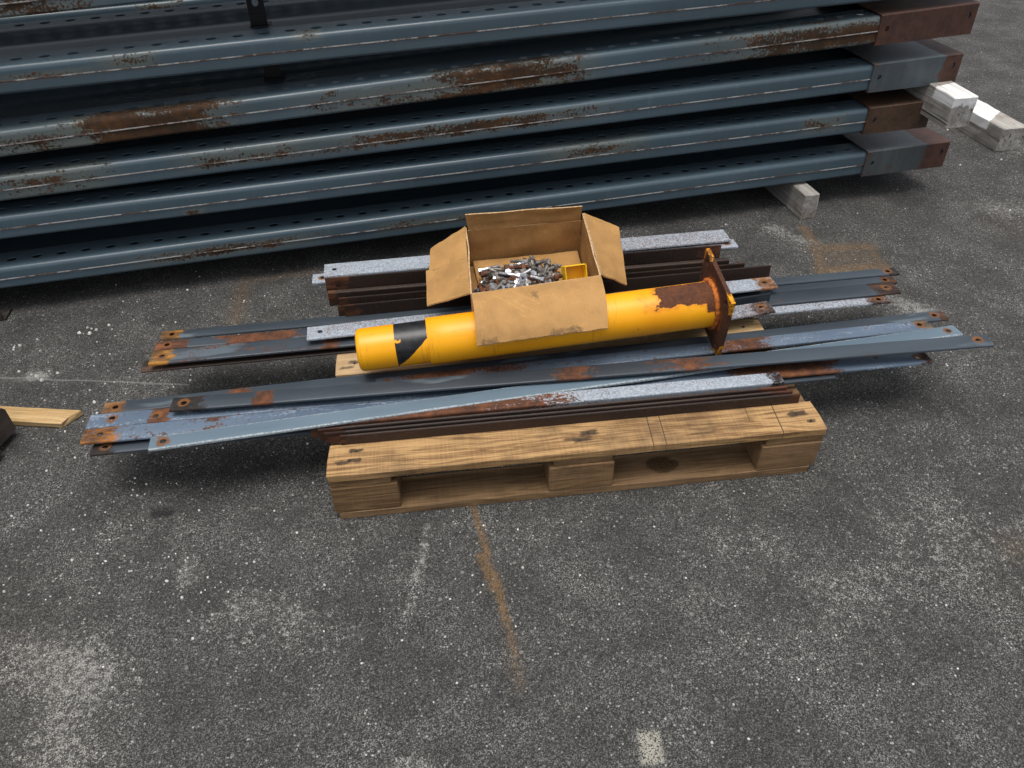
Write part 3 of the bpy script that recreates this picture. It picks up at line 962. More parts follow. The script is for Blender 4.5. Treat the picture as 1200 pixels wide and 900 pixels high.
def weathered(name, paint_from=None, L=1.0, side=0.0, zmin=0.05):
    M = Mat(name, 0.85, 0, 0.2)
    P = M.obj(True)
    x, y, z = M.xyz(M.raw)
    fib = M.noise(M.vmul(P, (5, 180, 180)), 1.0, 4, 0.65)
    fib2 = M.noise(M.vmul(P, (2, 45, 45)), 1.0, 4, 0.6)
    crk = M.st(M.noise(M.vmul(P, (1.5, 70, 70)), 1.0, 2, 0.5), 0.62, 0.68)
    f = M.m1('ADD', M.m1('MULTIPLY', fib, 0.5), M.m1('MULTIPLY', fib2, 0.6))
    c = M.ramp(f, [(0.3, (0.10, 0.092, 0.08)), (0.55, (0.30, 0.285, 0.26)), (0.8, (0.52, 0.51, 0.48))])
    c = M.mix(M.m1('MULTIPLY', crk, 0.8), c, (0.03, 0.027, 0.023))
    c = M.mix(M.m1('MULTIPLY', M.st(M.noise(P, 14, 3, 0.6), 0.5, 0.7), 0.5), c, (0.16, 0.11, 0.07))
    if paint_from is not None:
        a, b = paint_from
        n = M.noise(P, 40, 4, 0.7)
        xx = M.m1('ADD', x, M.m1('ADD', M.m1('MULTIPLY', M.m1('SUBTRACT', n, 0.5), 0.03), M.m1('MULTIPLY', y, side)))
        k = M.m1('MULTIPLY', M.st(xx, a - 0.004, a + 0.004), M.st(xx, b - 0.004, b + 0.004, 1, 0))
        k = M.m1('MULTIPLY', k, M.st(M.m1('ADD', z, M.m1('MULTIPLY', M.m1('SUBTRACT', fib2, 0.5), 0.09)), zmin, zmin + 0.015))
        k = M.m1('MULTIPLY', k, M.st(fib, 0.22, 0.32))
        c = M.mix(k, c, M.mix(M.st(M.m1('ADD', fib2, M.m1('MULTIPLY', crk, -0.5)), 0.2, 0.5), (0.42, 0.41, 0.39), (0.74, 0.74, 0.73)))
    M.bump(M.m1('SUBTRACT', f, M.m1('MULTIPLY', crk, 0.8)), 0.9, 0.003)
    return M.done(c)


timber((1.545, 3.25), (1.632, 2.725), 0.094, 0.114, 0.336, "grey weathered timber with white end sticking out between two beam ends", weathered("weathered_timber", (0.40, 0.60), 0.53, 0.3, 0.075), 3)
timber((2.145, 3.85), (2.240, 3.295), 0.125, 0.104, 0.0, "weathered grey timber on the asphalt with white painted top, farthest right", weathered("weathered_timber_white", (-0.1, 0.42), 0.56, 0.8), 5)
timber((1.02, 3.30), (1.158, 2.690), 0.062, 0.1, 0.0, "short grey timber end poking out under the lowest beam", weathered("weathered_timber_plain"), 8)

# ------------------------------------------------------------------ pallet frame of reference
PY = 0.1118
PO = Vector((-0.4286, 1.2175, 0))
PC, PS = math.cos(PY), math.sin(PY)


def W(x, y, z=0.0):
    return Vector((PO.x + PC * x - PS * y, PO.y + PS * x + PC * y, z))


def jitter_box(x0, x1, y0, y1, z0, z1, seed, nx=14, e=0.0012):
    """plank with slightly uneven edges"""
    rnd = random.Random(seed)
    m = MB()
    rings = []
    for i in range(nx + 1):
        x = x0 + (x1 - x0) * i / nx
        r = []
        for (y, z) in ((y0, z0), (y1, z0), (y1, z1), ((y0 + y1) / 2, z1), (y0, z1)):
            r.append(m.vert((x + (rnd.uniform(-2, 2) * e if i in (0, nx) else 0), y + rnd.uniform(-1, 1) * e, z + rnd.uniform(-1, 1) * e * 0.5)))
        rings.append(r)
    for a, b in zip(rings, rings[1:]):
        for i in range(5):
            j = (i + 1) % 5
            m.face([a[i], b[i], b[j], a[j]])
    m.face(rings[0])
    m.face(rings[-1][::-1])
    return m


pallet = empty("wooden_pallet", W(0, 0, 0), (0, 0, PY))
tag(pallet, "worn wooden pallet loaded with steel bars in the middle of the yard", "pallet")
marks = [(0.032, 0.040, 0.012, 0.8), (0.064, 0.078, 0.012, 0.9), (0.062, 0.044, 0.012, 0.85), (0.624, 0.062, 0.016, 0.85), (0.604, 0.042, 0.016, 0.8), (0.572, 0.045, 0.010, 0.7),
         (1.149, 0.060, 0.018, 0.9), (1.169, 0.030, 0.009, 0.8), (0.90, 0.03, 0.02, 0.3)]
cuts = [(0.768, 0.0011, 0.0, 0.11, 0.95), (0.799, 0.0011, 0.0, 0.11, 0.9), (1.019, 0.0009, 0.05, 0.11, 0.8), (1.089, 0.0013, 0.0, 0.11, 0.95)]
WF = wood("plank_front_wood", (0.44, 0.265, 0.102), (0.13, 0.062, 0.020), marks=marks, cuts=cuts, dirt=0.7, grey=0.06)
WP = wood("plank_wood", (0.47, 0.33, 0.17), (0.26, 0.16, 0.07), marks=[(0.05, 0.05, 0.014, 0.8), (0.03, 0.03, 0.012, 0.7)], dirt=0.5)
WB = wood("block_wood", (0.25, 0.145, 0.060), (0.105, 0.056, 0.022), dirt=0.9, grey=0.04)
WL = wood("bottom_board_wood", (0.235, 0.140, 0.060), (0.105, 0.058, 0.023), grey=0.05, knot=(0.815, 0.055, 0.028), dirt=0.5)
H = 0.15
ys = [(0.0, 0.103), (0.185, 0.280), (0.37, 0.472), (0.555, 0.652), (0.697, 0.80)]
NAIL = simple("nail_iron", (0.05, 0.04, 0.035), 0.5, 0.6)
for i, (a, b) in enumerate(ys):
    pl = jitter_box(0.0, 1.2, 0.0, b - a, 0, 0.022, 20 + i).build("plank", WF if i == 0 else WP, pallet, (0, a, H - 0.022), bevel=0.002)
    if i in (0, 2):
        for (nx, ny) in ((0.05, 0.045), (0.066, 0.075), (0.595, 0.04), (0.622, 0.064), (1.145, 0.062), (1.17, 0.031)):
            k = MB()
            k.tube((nx, ny, 0.018), (nx, ny, 0.0235), 0.004, seg=8)
            k.build("nail", NAIL, pl)
for x0 in (0.0, 0.5275, 1.055):
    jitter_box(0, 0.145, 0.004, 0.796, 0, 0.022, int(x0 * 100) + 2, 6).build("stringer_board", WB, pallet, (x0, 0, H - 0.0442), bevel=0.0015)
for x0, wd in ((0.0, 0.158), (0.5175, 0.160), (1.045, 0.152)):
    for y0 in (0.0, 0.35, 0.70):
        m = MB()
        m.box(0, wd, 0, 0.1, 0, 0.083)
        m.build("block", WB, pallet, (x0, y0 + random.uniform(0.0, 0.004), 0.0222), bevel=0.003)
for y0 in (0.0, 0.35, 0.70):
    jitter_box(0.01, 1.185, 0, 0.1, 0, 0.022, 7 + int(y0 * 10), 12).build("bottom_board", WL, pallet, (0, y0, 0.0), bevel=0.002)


# ------------------------------------------------------------------ steel bars
def bar(a, za, b, zb, w, h, mat, label, holesA=((0.03, 0),), holesB=((0.03, 0),), sag=0.0, roll=0.0, group=None, hr=0.0075, name="steel_bar", t=0.0025, front=0.0065):
    """channel section bar, web up, from a to b in pallet coordinates; z = top of web"""
    p, q = W(*a, za), W(*b, zb)
    d = q - p
    L = d.length
    yaw = math.atan2(d.y, d.x)
    pit = -math.atan2(d.z, math.hypot(d.x, d.y))
    m = MB()
    r = min(0.004, w * 0.1)
    sg = lambda x: -sag * 4 * (x / L) * (1 - x / L)
    # web strip with holes
    cell = w - 2 * r
    y0, y1 = -cell / 2, cell / 2
    hs = sorted([(x, y) for x, y in holesA] + [(L - x, y) for x, y in holesB])
    stops = [0.0]
    segs = []
    prev = 0.0
    for (hx, hy) in hs:
        x0, x1 = max(hx - 0.02, prev), min(hx + 0.02, L)
        if x0 > prev + 1e-4:
            segs.append((prev, x0, None))
        segs.append((x0, x1, (hx, hy)))
        prev = x1
    if prev < L - 1e-4:
        segs.append((prev, L, None))
    xs = [0.0]
    for (x0, x1, hole) in segs:
        if hole:
            m.holed(x0, x1, y0, y1, hole[0], hole[1], hr, hr, lambda x, y: sg(x), t, seg=14)
            m.holed(x0, x1, y0, y1, hole[0], hole[1], hr, hr, lambda x, y: sg(x) - t, 0.0, seg=14, up=False)
            xs.append(x1)
        else:
            n = max(1, int((x1 - x0) / 0.15))
            for i in range(n):
                u, v = x0 + (x1 - x0) * i / n, x0 + (x1 - x0) * (i + 1) / n
                m.quad((u, y0, sg(u)), (v, y0, sg(v)), (v, y1, sg(v)), (u, y1, sg(u)))
                m.quad((u, y0, sg(u) - t), (u, y1, sg(u) - t), (v, y1, sg(v) - t), (v, y0, sg(v) - t))
                xs.append(v)
    # flanges with rounded corner
    for sgn in (-1, 1):
        hh = h if sgn > 0 else min(h, front)
        pr = [(sgn * cell / 2, 0.0)]
        for i in range(1, 4):
            an = math.pi / 2 * i / 3
            pr.append((sgn * (cell / 2 + r * math.sin(an)), -r + r * math.cos(an)))
        pr += [(sgn * w / 2, -hh), (sgn * (w / 2 - t), -hh), (sgn * (w / 2 - t), -r), (sgn * cell / 2, -t)]
        rings = [[m.vert((x, yy, zz + sg(x))) for yy, zz in pr] for x in xs]
        for A, B in zip(rings, rings[1:]):
            for i in range(len(pr) - 1):
                m.face([A[i], B[i], B[i + 1], A[i + 1]])
        m.face(rings[0])
        m.face(rings[-1][::-1])
    o = m.build(name, mat, None, p, (roll, pit, yaw), smooth=R(30))
    tag(o, label, "steel bar", group)
    return o, L


def blen(a, b):
    return math.hypot(b[0] - a[0], b[1] - a[1])


OR = (0.42, 0.155, 0.018)
BR = (0.13, 0.05, 0.018)
DK = (0.035, 0.022, 0.015)
GF = "long painted bars lying across the front of the pallet"
GM = "bars lying under the bollard on the middle of the pallet"
GR = "short bars piled along the back of the pallet"


def fb(a, za, b, zb, w, h, kind, label, grp, endA=0.05, endB=0.05, endcol=OR, patches=(), rustk=0.5, endcolB=None, ringA=True, ringB=True, **kw):
    L = blen(a, b)
    rg = ([h[0] for h in kw.get("holesA", ((0.03, 0),))] if ringA else []) + ([L - h[0] for h in kw.get("holesB", ((0.03, 0),))] if ringB else [])
    return bar(a, za, b, zb, w, h, bar_mat("bar_" + kind, kind, L, endA, endB, endcol, patches, rustk, rings=rg, endcolB=endcolB), label, group=grp, **kw)


# front group
fb((-0.560, 0.163), 0.1565, (1.300, 0.196), 0.1565, 0.044, 0.020, 'slate', "dark bar underneath the rusty tipped blue bar at the front left", GF, 0.05, 0.0, endcol=DK, rustk=0.6)
fb((-0.565, 0.290), 0.172, (1.714, 0.384), 0.172, 0.046, 0.021, 'slate', "grey blue bar reaching farthest back at right, hole end speckled orange at left", GF, 0.05, 0.012, endcol=(0.30, 0.15, 0.06), endcolB=BR, patches=[(0.33, 0.05, 0.5)], rustk=0.4)
fb((0.111, 0.293), 0.174, (1.646, 0.343), 0.175, 0.046, 0.020, 'blue', "speckled blue bar emerging under the bollard flange, hole end at right", GF, 0.0, 0.035, endcol=(0.2, 0.14, 0.09), patches=[(0.2, 0.3, 0.7), (1.0, 0.12, 0.7)], rustk=0.8)
fb((-0.586, 0.244), 0.173, (1.608, 0.262), 0.172, 0.052, 0.021, 'blue', "light blue flaking bar with two holes at its left end", GF, 0.0, 0.0, endcol=OR, holesA=((0.055, 0.004), (0.16, -0.004)), patches=[(0.17, 0.04, 0.8), (2.0, 0.2, 0.9)], rustk=0.8)
fb((-0.583, 0.190), 0.1745, (1.569, 0.211), 0.170, 0.052, 0.019, 'blue', "light blue flaking bar with bright orange rust around its left hole", GF, 0.075, 0.02, endcol=OR, endcolB=BR, holesA=((0.04, 0.0),), patches=[(0.3, 0.06, 0.5), (1.75, 0.22, 1.2)], rustk=0.9)
fb((-0.406, 0.120), 0.195, (1.700, 0.297), 0.182, 0.046, 0.022, 'pale', "pale grey blue bar with torn white paint edge, nearest at left", GF, 0.0, 0.0, endcol=(0.36, 0.14, 0.04), rustk=0.25, patches=[(0.02, 0.05, 0.3)])
fb((-0.386, 0.258), 0.194, (1.720, 0.205), 0.214, 0.050, 0.020, 'slate', "dark slate bar on top, orange smear and blackened hole at left", GF, 0.075, 0.0, endcol=DK, patches=[(0.225, 0.035, 1.3), (1.0, 0.10, 0.7), (1.3, 0.15, 0.55)], rustk=0.5)

# middle group
fb((-0.518, 0.476), 0.1565, (1.600, 0.520), 0.155, 0.050, 0.0055, 'rust', "thin rusty flat strip just under the middle bars, tip showing at left", GM, 0.06, 0.03, endcol=(0.12, 0.07, 0.05), rustk=0.5)
fb((-0.491, 0.592), 0.172, (1.700, 0.625), 0.172, 0.038, 0.021, 'slate', "dark bar, rearmost of the middle ones, with yellow orange left tip", GM, 0.055, 0.02, endcol=(0.5, 0.22, 0.02), endcolB=DK, rustk=0.4)
fb((-0.495, 0.546), 0.170, (1.668, 0.580), 0.172, 0.040, 0.019, 'slate', "dark bar with red brown rusted left half between its neighbours", GM, 0.09, 0.03, endcol=(0.25, 0.085, 0.03), endcolB=BR, patches=[(0.28, 0.16, 1.1)], rustk=0.5)
fb((-0.492, 0.482), 0.178, (1.645, 0.530), 0.178, 0.062, 0.021, 'slate', "grey bar with orange left hole and rust runs, front one of the middle", GM, 0.05, 0.07, endcol=(0.45, 0.2, 0.025), endcolB=(0.09, 0.04, 0.02), patches=[(0.48, 0.05, 0.7), (0.25, 0.5, 0.3)], rustk=0.8)
fb((0.900, 0.468), 0.170, (1.600, 0.486), 0.170, 0.036, 0.019, 'galv', "light edged bar low between bollard flange and the long front bars", GM, 0.0, 0.06, endcol=BR, rustk=0.6)

# rear group
fb((-0.075, 0.505), 0.200, (1.280, 0.571), 0.203, 0.060, 0.020, 'galv', "galvanised speckled bar with clean hole just behind the bollard", GR, 0.0, 0.05, endcol=(0.34, 0.14, 0.04), holesA=((0.035, 0),), ringA=False, rustk=0.35)
fb((0.66, 0.385), 0.200, (1.225, 0.455), 0.200, 0.056, 0.020, 'galv', "short brown speckled bar with rusty hole end right of the bollard flange", GR, 0.0, 0.055, endcol=(0.10, 0.045, 0.025), rustk=1.4)
fb((-0.04, 0.772), 0.235, (1.212, 0.808), 0.235, 0.072, 0.030, 'galv', "galvanised frosted bar along the rear edge of the pile behind the box", GR, 0.0, 0.0, rustk=0.5, holesB=(), ringA=False, ringB=False)
fb((-0.075, 0.752), 0.222, (1.232, 0.778), 0.222, 0.050, 0.040, 'galv', "galvanised bar tucked under the rearmost one, tips showing at both ends", GR, 0.0, 0.0, rustk=0.35)


def angle_bar(a, za, b, zb, hgt, lip, lip_at, mat, label, grp, hole=None, t=0.003, lean=0.0, top_in=0.0):
    """plate on edge (height hgt, z = top) with a horizontal lip at 'bottom' or 'top' towards +/-y"""
    p, q = W(*a, za), W(*b, zb)
    d = q - p
    L = d.length
    yaw = math.atan2(d.y, d.x)
    pit = -math.atan2(d.z, math.hypot(d.x, d.y))
    m = MB()
    cell_z0, cell_z1 = -hgt + 0.004, -0.003
    def add(tmp):
        off = len(m.v)
        for v in tmp.v:
            m.vert((v[0], -v[2] - 0.0, v[1]))
        for f in tmp.f:
            m.face([i + off for i in f])
    xs = [0.0]
    hs = hole or []
    prev = 0.0
    for hx in list(hs) + [None]:
        x0 = (hx - 0.02) if hx is not None else L
        n = max(1, int((x0 - prev) / 0.2))
        for i in range(n):
            u, v = prev + (x0 - prev) * i / n, prev + (x0 - prev) * (i + 1) / n
            m.quad((u, 0, cell_z0), (v, 0, cell_z0), (v, 0, cell_z1), (u, 0, cell_z1))
            m.quad((u, t, cell_z0), (u, t, cell_z1), (v, t, cell_z1), (v, t, cell_z0))
            xs.append(v)
        if hx is not None:
            tmp = MB()
            tmp.holed(hx - 0.02, hx + 0.02, cell_z0, cell_z1, hx, (cell_z0 + cell_z1) / 2, 0.0075, 0.0075, lambda x, y: 0.0, t, seg=14)
            add(tmp)
            m.quad((hx - 0.02, t + 0.001, cell_z0), (hx - 0.02, t + 0.001, cell_z1), (hx + 0.02, t + 0.001, cell_z1), (hx + 0.02, t + 0.001, cell_z0))
            xs.append(hx + 0.02)
            prev = hx + 0.02
    top = [(0, cell_z1), (0.001, -0.0006), (t * 0.5, 0), (t - 0.001, -0.0006), (t, cell_z1)]
    bot = [(t, cell_z0), (t, -hgt), (0, -hgt), (0, cell_z0)]
    if lip_at == 'bottom':
        bot = [(t, cell_z0), (t, -hgt - t), (-lip, -hgt - t), (-lip - 0.001, -hgt - t * 0.5), (-lip, -hgt), (-0.004, -hgt), (-0.001, -hgt + 0.001), (0, cell_z0)]
    if lip_at == 'top':
        top = [(0, cell_z1), (0.001, -0.001), (0.004, 0.0), (lip, 0.0), (lip, -t), (t + 0.003, -t), (t, cell_z1 - 0.002)]
    for pr in (top, bot):
        rings = [[m.vert((x, yy, zz)) for yy, zz in pr] for x in xs]
        for A, B in zip(rings, rings[1:]):
            for i in range(len(pr) - 1):
                m.face([A[i], B[i], B[i + 1], A[i + 1]])
        m.face(rings[0])
        m.face(rings[-1][::-1])
    o = m.build("angle_bar", mat, None, p, (lean, pit, yaw))
    tag(o, label, "steel bar", grp)
    return o


def ab(a, za, b, zb, hgt, lip, lip_at, kind, label, grp, endA=0.0, endB=0.0, endcol=OR, rustk=0.5, patches=(), **kw):
    L = blen(a, b)
    return angle_bar(a, za, b, zb, hgt, lip, lip_at, bar_mat("angle_" + kind, kind, L, endA, endB, endcol, patches, rustk), label, grp, **kw)


ab((-0.035, 0.720), 0.238, (1.172, 0.742), 0.238, 0.060, 0.016, 'bottom', 'rust', "brown rusty channel on edge with hole at each end, directly behind box", GR, 0.07, 0.06, (0.20, 0.075, 0.035), 0.25, hole=[0.035, blen((-0.035, 0.720), (1.172, 0.742)) - 0.035])
ab((-0.030, 0.690), 0.205, (1.190, 0.705), 0.205, 0.045, 0.014, 'top', 'rust', "dark rusty bar in the shade beneath the holed brown channel", GR, 0.03, 0.0, BR, 0.3)
ab((0.004, 0.655), 0.208, (1.228, 0.676), 0.208, 0.052, 0.010, 'bottom', 'rust', "dark brown bar on edge, third from the back, under the box", GR, 0.03, 0.02, BR, 0.3)
ab((0.022, 0.610), 0.212, (1.296, 0.640), 0.216, 0.058, 0.010, 'bottom', 'rust', "dark brown bar on edge with clean square right end behind the flange", GR, 0.03, 0.0, BR, 0.2)
ab((0.000, 0.632), 0.196, (1.240, 0.655), 0.196, 0.042, 0.008, 'bottom', 'rust', "narrow rust brown bar squeezed between its taller neighbours under the box", GR, 0.03, 0.02, BR, 0.4)
ab((0.62, 0.424), 0.205, (1.243, 0.504), 0.210, 0.046, 0.004, 'bottom', 'slate', "short black bar on edge with bright rim right of the bollard flange", GR, 0.0, 0.0, BR, 0.2)
GP = "rusty bars stacked on edge along the front plank"
ab((-0.042, 0.136), 0.187, (1.140, 0.141), 0.187, 0.036, 0.040, 'top', 'galv', "rusty angle with frosted zinc top, rearmost of the front edge stack", GP, 0.0, 0.03, (0.035, 0.017, 0.011), 0.6, [(0.0, 0.78, 1.6)])
ab((-0.022, 0.123), 0.185, (1.141, 0.124), 0.185, 0.034, 0.0045, 'top', 'rust', "rust red edged bar just in front of the zinc topped angle", GP, 0.05, 0.08, (0.12, 0.04, 0.018), 0.9)
ab((-0.006, 0.110), 0.183, (1.150, 0.109), 0.183, 0.032, 0.0045, 'top', 'rust', "rust red edged bar second from the front of the edge stack", GP, 0.05, 0.05, (0.12, 0.04, 0.018), 0.9)
ab((0.030, 0.0995), 0.180, (1.166, 0.098), 0.180, 0.0295, 0.003, 'top', 'rust', "black rusty bar frontmost of the edge stack, right on the front plank", GP, 0.02, 0.02, BR, 0.3)

# ------------------------------------------------------------------ yellow bollard
pa, pb = W(0.076, 0.342, 0.2475), W(1.004, 0.360, 0.291)
axis = (pb - pa)
PL = axis.length
pyaw = math.atan2(axis.y, axis.x)
ppit = -math.atan2(axis.z, math.hypot(axis.x, axis.y))
boll = empty("bollard", pa, (0, ppit, pyaw))
tag(boll, "yellow steel bollard with black stripe and rusted flange lying under the box", "bollard")


def lathe(prof, seg=48, mi=0):
    m = MB()
    rings = []
    for (x, r) in prof:
        rings.append([m.vert((x, r * math.cos(2 * math.pi * i / seg), r * math.sin(2 * math.pi * i / seg))) for i in range(seg)])
    for a, b in zip(rings, rings[1:]):
        for i in range(seg):
            j = (i + 1) % seg
            m.face([a[i], a[j], b[j], b[i]], mi)
    m.face(rings[0])
    m.face(rings[-1][::-1])
    return m


SLV = 0.180
M_, c_, mask_, x_, ang_ = yellow_paint("bollard_base_yellow", [])
# black band: straight left edge, right edge slanting up to the right
lin = M_.n("ShaderNodeMapRange")
M_.put(lin.inputs["Value"], ang_)
lin.inputs["From Min"].default_value = -0.55
lin.inputs["From Max"].default_value = 0.80
lin.inputs["To Min"].default_value = 0.100
lin.inputs["To Max"].default_value = 0.180
nn = M_.noise(M_.raw, 120, 3, 0.6)
xr = M_.m1('ADD', M_.m1('SUBTRACT', lin.outputs[0], x_), M_.m1('MULTIPLY', M_.m1('SUBTRACT', nn, 0.5), 0.006))
kb = M_.m1('MULTIPLY', M_.st(x_, 0.0965, 0.0985), M_.st(xr, -0.001, 0.001))
chip = M_.m1('MULTIPLY', M_.box1(M_.m1('ADD', x_, M_.m1('MULTIPLY', M_.m1('SUBTRACT', nn, 0.5), 0.02)), 0.104, 0.008, 0.003), M_.box1(M_.m1('ADD', ang_, M_.m1('MULTIPLY', M_.m1('SUBTRACT', nn, 0.5), 0.3)), 0.80, 0.055, 0.03))
kb = M_.m1('MULTIPLY', kb, M_.m1('SUBTRACT', 1.0, chip))
blk = M_.mix(M_.st(M_.noise(M_.raw, 60, 4, 0.6), 0.35, 0.7), (0.006, 0.006, 0.007), (0.02, 0.02, 0.022))
base_mat = M_.done(M_.mix(kb, c_, blk), 0.36)
r0 = 0.055
lathe([(0.0, 0.030), (0.0, 0.047), (0.002, 0.0515), (0.006, 0.054), (0.012, r0), (0.05, r0), (0.10, r0), (0.14, r0), (SLV + 0.02, r0)]).build("base_tube", base_mat, boll, smooth=R(50))
M2, c2, mask2, x2, ang2 = yellow_paint("bollard_sleeve_yellow", [(PL - SLV - 0.03, 0.145, 1.35, 0.72), (PL - SLV + 0.0, 0.035, 0.75, 0.55)])
sl_mat = M2.done(c2, M2.mixv(mask2, 0.42, 0.85))
r1 = 0.0605
lathe([(0.0, r1 - 0.004), (0.0, r1 - 0.0008), (0.001, r1)] + [(0.001 + (PL - SLV - 0.006) * i / 12, r1) for i in range(1, 13)]).build("outer_tube", sl_mat, boll, (SLV, 0, 0), smooth=R(50))
# weld bead
wm = MB()
seg = 56
rg = []
for i in range(seg):
    a = 2 * math.pi * i / seg
    k = 0.0075 + 0.002 * math.sin(i * 2.7) + random.uniform(-0.0008, 0.0008)
    ring = []
    for j in range(6):
        b = 2 * math.pi * j / 6
        ring.append(wm.vert((PL - 0.004 + k * math.cos(b), (r1 + 0.001 + k * math.sin(b)) * math.cos(a), (r1 + 0.001 + k * math.sin(b)) * math.sin(a))))
    rg.append(ring)
for i in range(seg):
    A, B = rg[i], rg[(i + 1) % seg]
    for j in range(6):
        wm.face([A[j], A[(j + 1) % 6], B[(j + 1) % 6], B[j]])
wm.build("weld_bead", simple("weld_rust", (0.36, 0.10, 0.012), 0.8, 0, 0.6, 60, 0.5), boll, smooth=R(60))


def flange_mat():
    M = Mat("flange_rust", 0.85, 0, 0.3)
    P = M.obj(False)
    n1 = M.noise(P, 30, 5, 0.65)
    n2 = M.noise(P, 130, 4, 0.7)
    c = M.ramp(M.m1('ADD', M.m1('MULTIPLY', n2, 0.5), M.m1('MULTIPLY', n1, 0.5)), [(0.3, (0.022, 0.010, 0.006)), (0.5, (0.062, 0.024, 0.012)), (0.68, (0.12, 0.045, 0.018))])
    x, y, z = M.xyz(P)
    r = M.m1('SQRT', M.m1('ADD', M.m1('MULTIPLY', y, y), M.m1('MULTIPLY', z, z)))
    # yellow left at the corners
    rr = M.m1('ADD', r, M.m1('MULTIPLY', M.m1('SUBTRACT', n1, 0.5), 0.07))
    yl = M.m1('MULTIPLY', M.st(rr, 0.120, 0.123), M.st(n2, 0.38, 0.48))
    c = M.mix(yl, c, M.mix(M.st(n1, 0.35, 0.6), (0.22, 0.075, 0.01), (0.66, 0.29, 0.008)))
    og = M.st(rr, 0.075, 0.06, 0, 0.8)
    c = M.mix(M.m1('MULTIPLY', M.st(rr, 0.065, 0.080, 1, 0), 0.7), c, (0.30, 0.09, 0.012))
    M.bump(M.m1('ADD', n2, n1), 0.6, 0.002)
    return M.done(c)


# square flange, standing on one corner, with four holes near the corners
fm = MB()
hs_ = 0.102
tmp = MB()
for (sx, sy) in ((-1, -1), (1, -1), (1, 1), (-1, 1)):
    x0, x1 = sorted((0, sx * hs_))
    y0_, y1_ = sorted((0, sy * hs_))
    tmp.holed(x0, x1, y0_, y1_, sx * 0.077, sy * 0.077, 0.009, 0.009, lambda a, b: 0.0, 0.011, seg=16)
    tmp.holed(x0, x1, y0_, y1_, sx * 0.077, sy * 0.077, 0.009, 0.009, lambda a, b: -0.011, 0.0, seg=16, up=False)
for v in tmp.v:
    fm.vert((-v[2], v[0], v[1]))
for f in tmp.f:
    fm.face(f)
for (a, b) in (((-1, -1), (1, -1)), ((1, -1), (1, 1)), ((1, 1), (-1, 1)), ((-1, 1), (-1, -1))):
    fm.quad((0, a[0] * hs_, a[1] * hs_), (0, b[0] * hs_, b[1] * hs_), (0.011, b[0] * hs_, b[1] * hs_), (0.011, a[0] * hs_, a[1] * hs_))
fm.build("flange_plate", flange_mat(), boll, (PL + 0.001, 0, 0), (R(45) - R(33.5), 0, 0))

# ------------------------------------------------------------------ cardboard box of bolts
BX = W(0.376, 0.388, 0.236)
byaw = PY + 0.075
box = empty("cardboard_box", BX, (0, 0, byaw))
tag(box, "open brown cardboard box of bolts with its flaps folded out", "box")
CB_IN = cardboard("cardboard_wall", (0.32, 0.168, 0.058), 0)
CB_F = cardboard("cardboard_flap", (0.37, 0.208, 0.076), 0, [((0.050, -0.022), (0.115, -0.085)), ((0.098, -0.012), (0.160, -0.072)), ((0.150, -0.03), (0.168, -0.055)), ((0.118, -0.070), (0.140, -0.088))],
                 [((0.005, -0.142), (0.035, -0.140), 0.016), ((0.18, -0.140), (0.25, -0.138), 0.011), ((0.155, -0.03), (0.158, -0.05), 0.012)])
CB_S = cardboard("cardboard_side_flap", (0.36, 0.20, 0.070), 1)
CB_E = simple("cardboard_edge", (0.44, 0.29, 0.15), 0.9, 0, 0.35, 150, 0.4)
_bi = box.matrix_world
BRm = Matrix.Translation(BX) @ Matrix.Rotation(byaw, 4, 'Z')
BRi = BRm.inverted()


def bl(x, y, z):
    """pallet coordinates -> box coordinates"""
    return BRi @ W(x, y, z)


def sheet(name, c00, c10, c11, c01, mat, nx=12, ny=8, t=0.004, wave=0.0015, seed=0, bend=0.0, ragged=0.0):
    """thick sheet through four corners; bend pushes its middle along the normal"""
    c00, c10, c11, c01 = [Vector(c) for c in (c00, c10, c11, c01)]
    nrm = (c10 - c00).cross(c01 - c00).normalized()
    rnd = random.Random(seed)
    m = MB()
    top, bot = [], []
    for j in range(ny + 1):
        v = j / ny
        r0_, r1_ = [], []
        for i in range(nx + 1):
            u = i / nx
            p = c00 * (1 - u) * (1 - v) + c10 * u * (1 - v) + c11 * u * v + c01 * (1 - u) * v
            k = mnoise.noise(Vector((u * 3 + seed * 7.1, v * 3, seed))) * wave * 2
            k += bend * 4 * v * (1 - v)
            if ragged and j == ny:
                p = p + (c01 - c00).normalized() * rnd.uniform(-ragged, ragged)
            p = p + nrm * k
            r0_.append(m.vert(p + nrm * t / 2))
            r1_.append(m.vert(p - nrm * t / 2))
        top.append(r0_)
        bot.append(r1_)
    for j in range(ny):
        for i in range(nx):
            m.face([top[j][i], top[j][i + 1], top[j + 1][i + 1], top[j + 1][i]], 0)
            m.face([bot[j][i], bot[j + 1][i], bot[j + 1][i + 1], bot[j][i + 1]], 0)
    for i in range(nx):
        m.face([top[0][i], bot[0][i], bot[0][i + 1], top[0][i + 1]], 1)
        m.face([top[ny][i], top[ny][i + 1], bot[ny][i + 1], bot[ny][i]], 1)
    for j in range(ny):
        m.face([top[j][0], top[j + 1][0], bot[j + 1][0], bot[j][0]], 1)
        m.face([top[j][nx], bot[j][nx], bot[j + 1][nx], top[j + 1][nx]], 1)
    return m.build(name, [mat, CB_E], box, smooth=R(40))


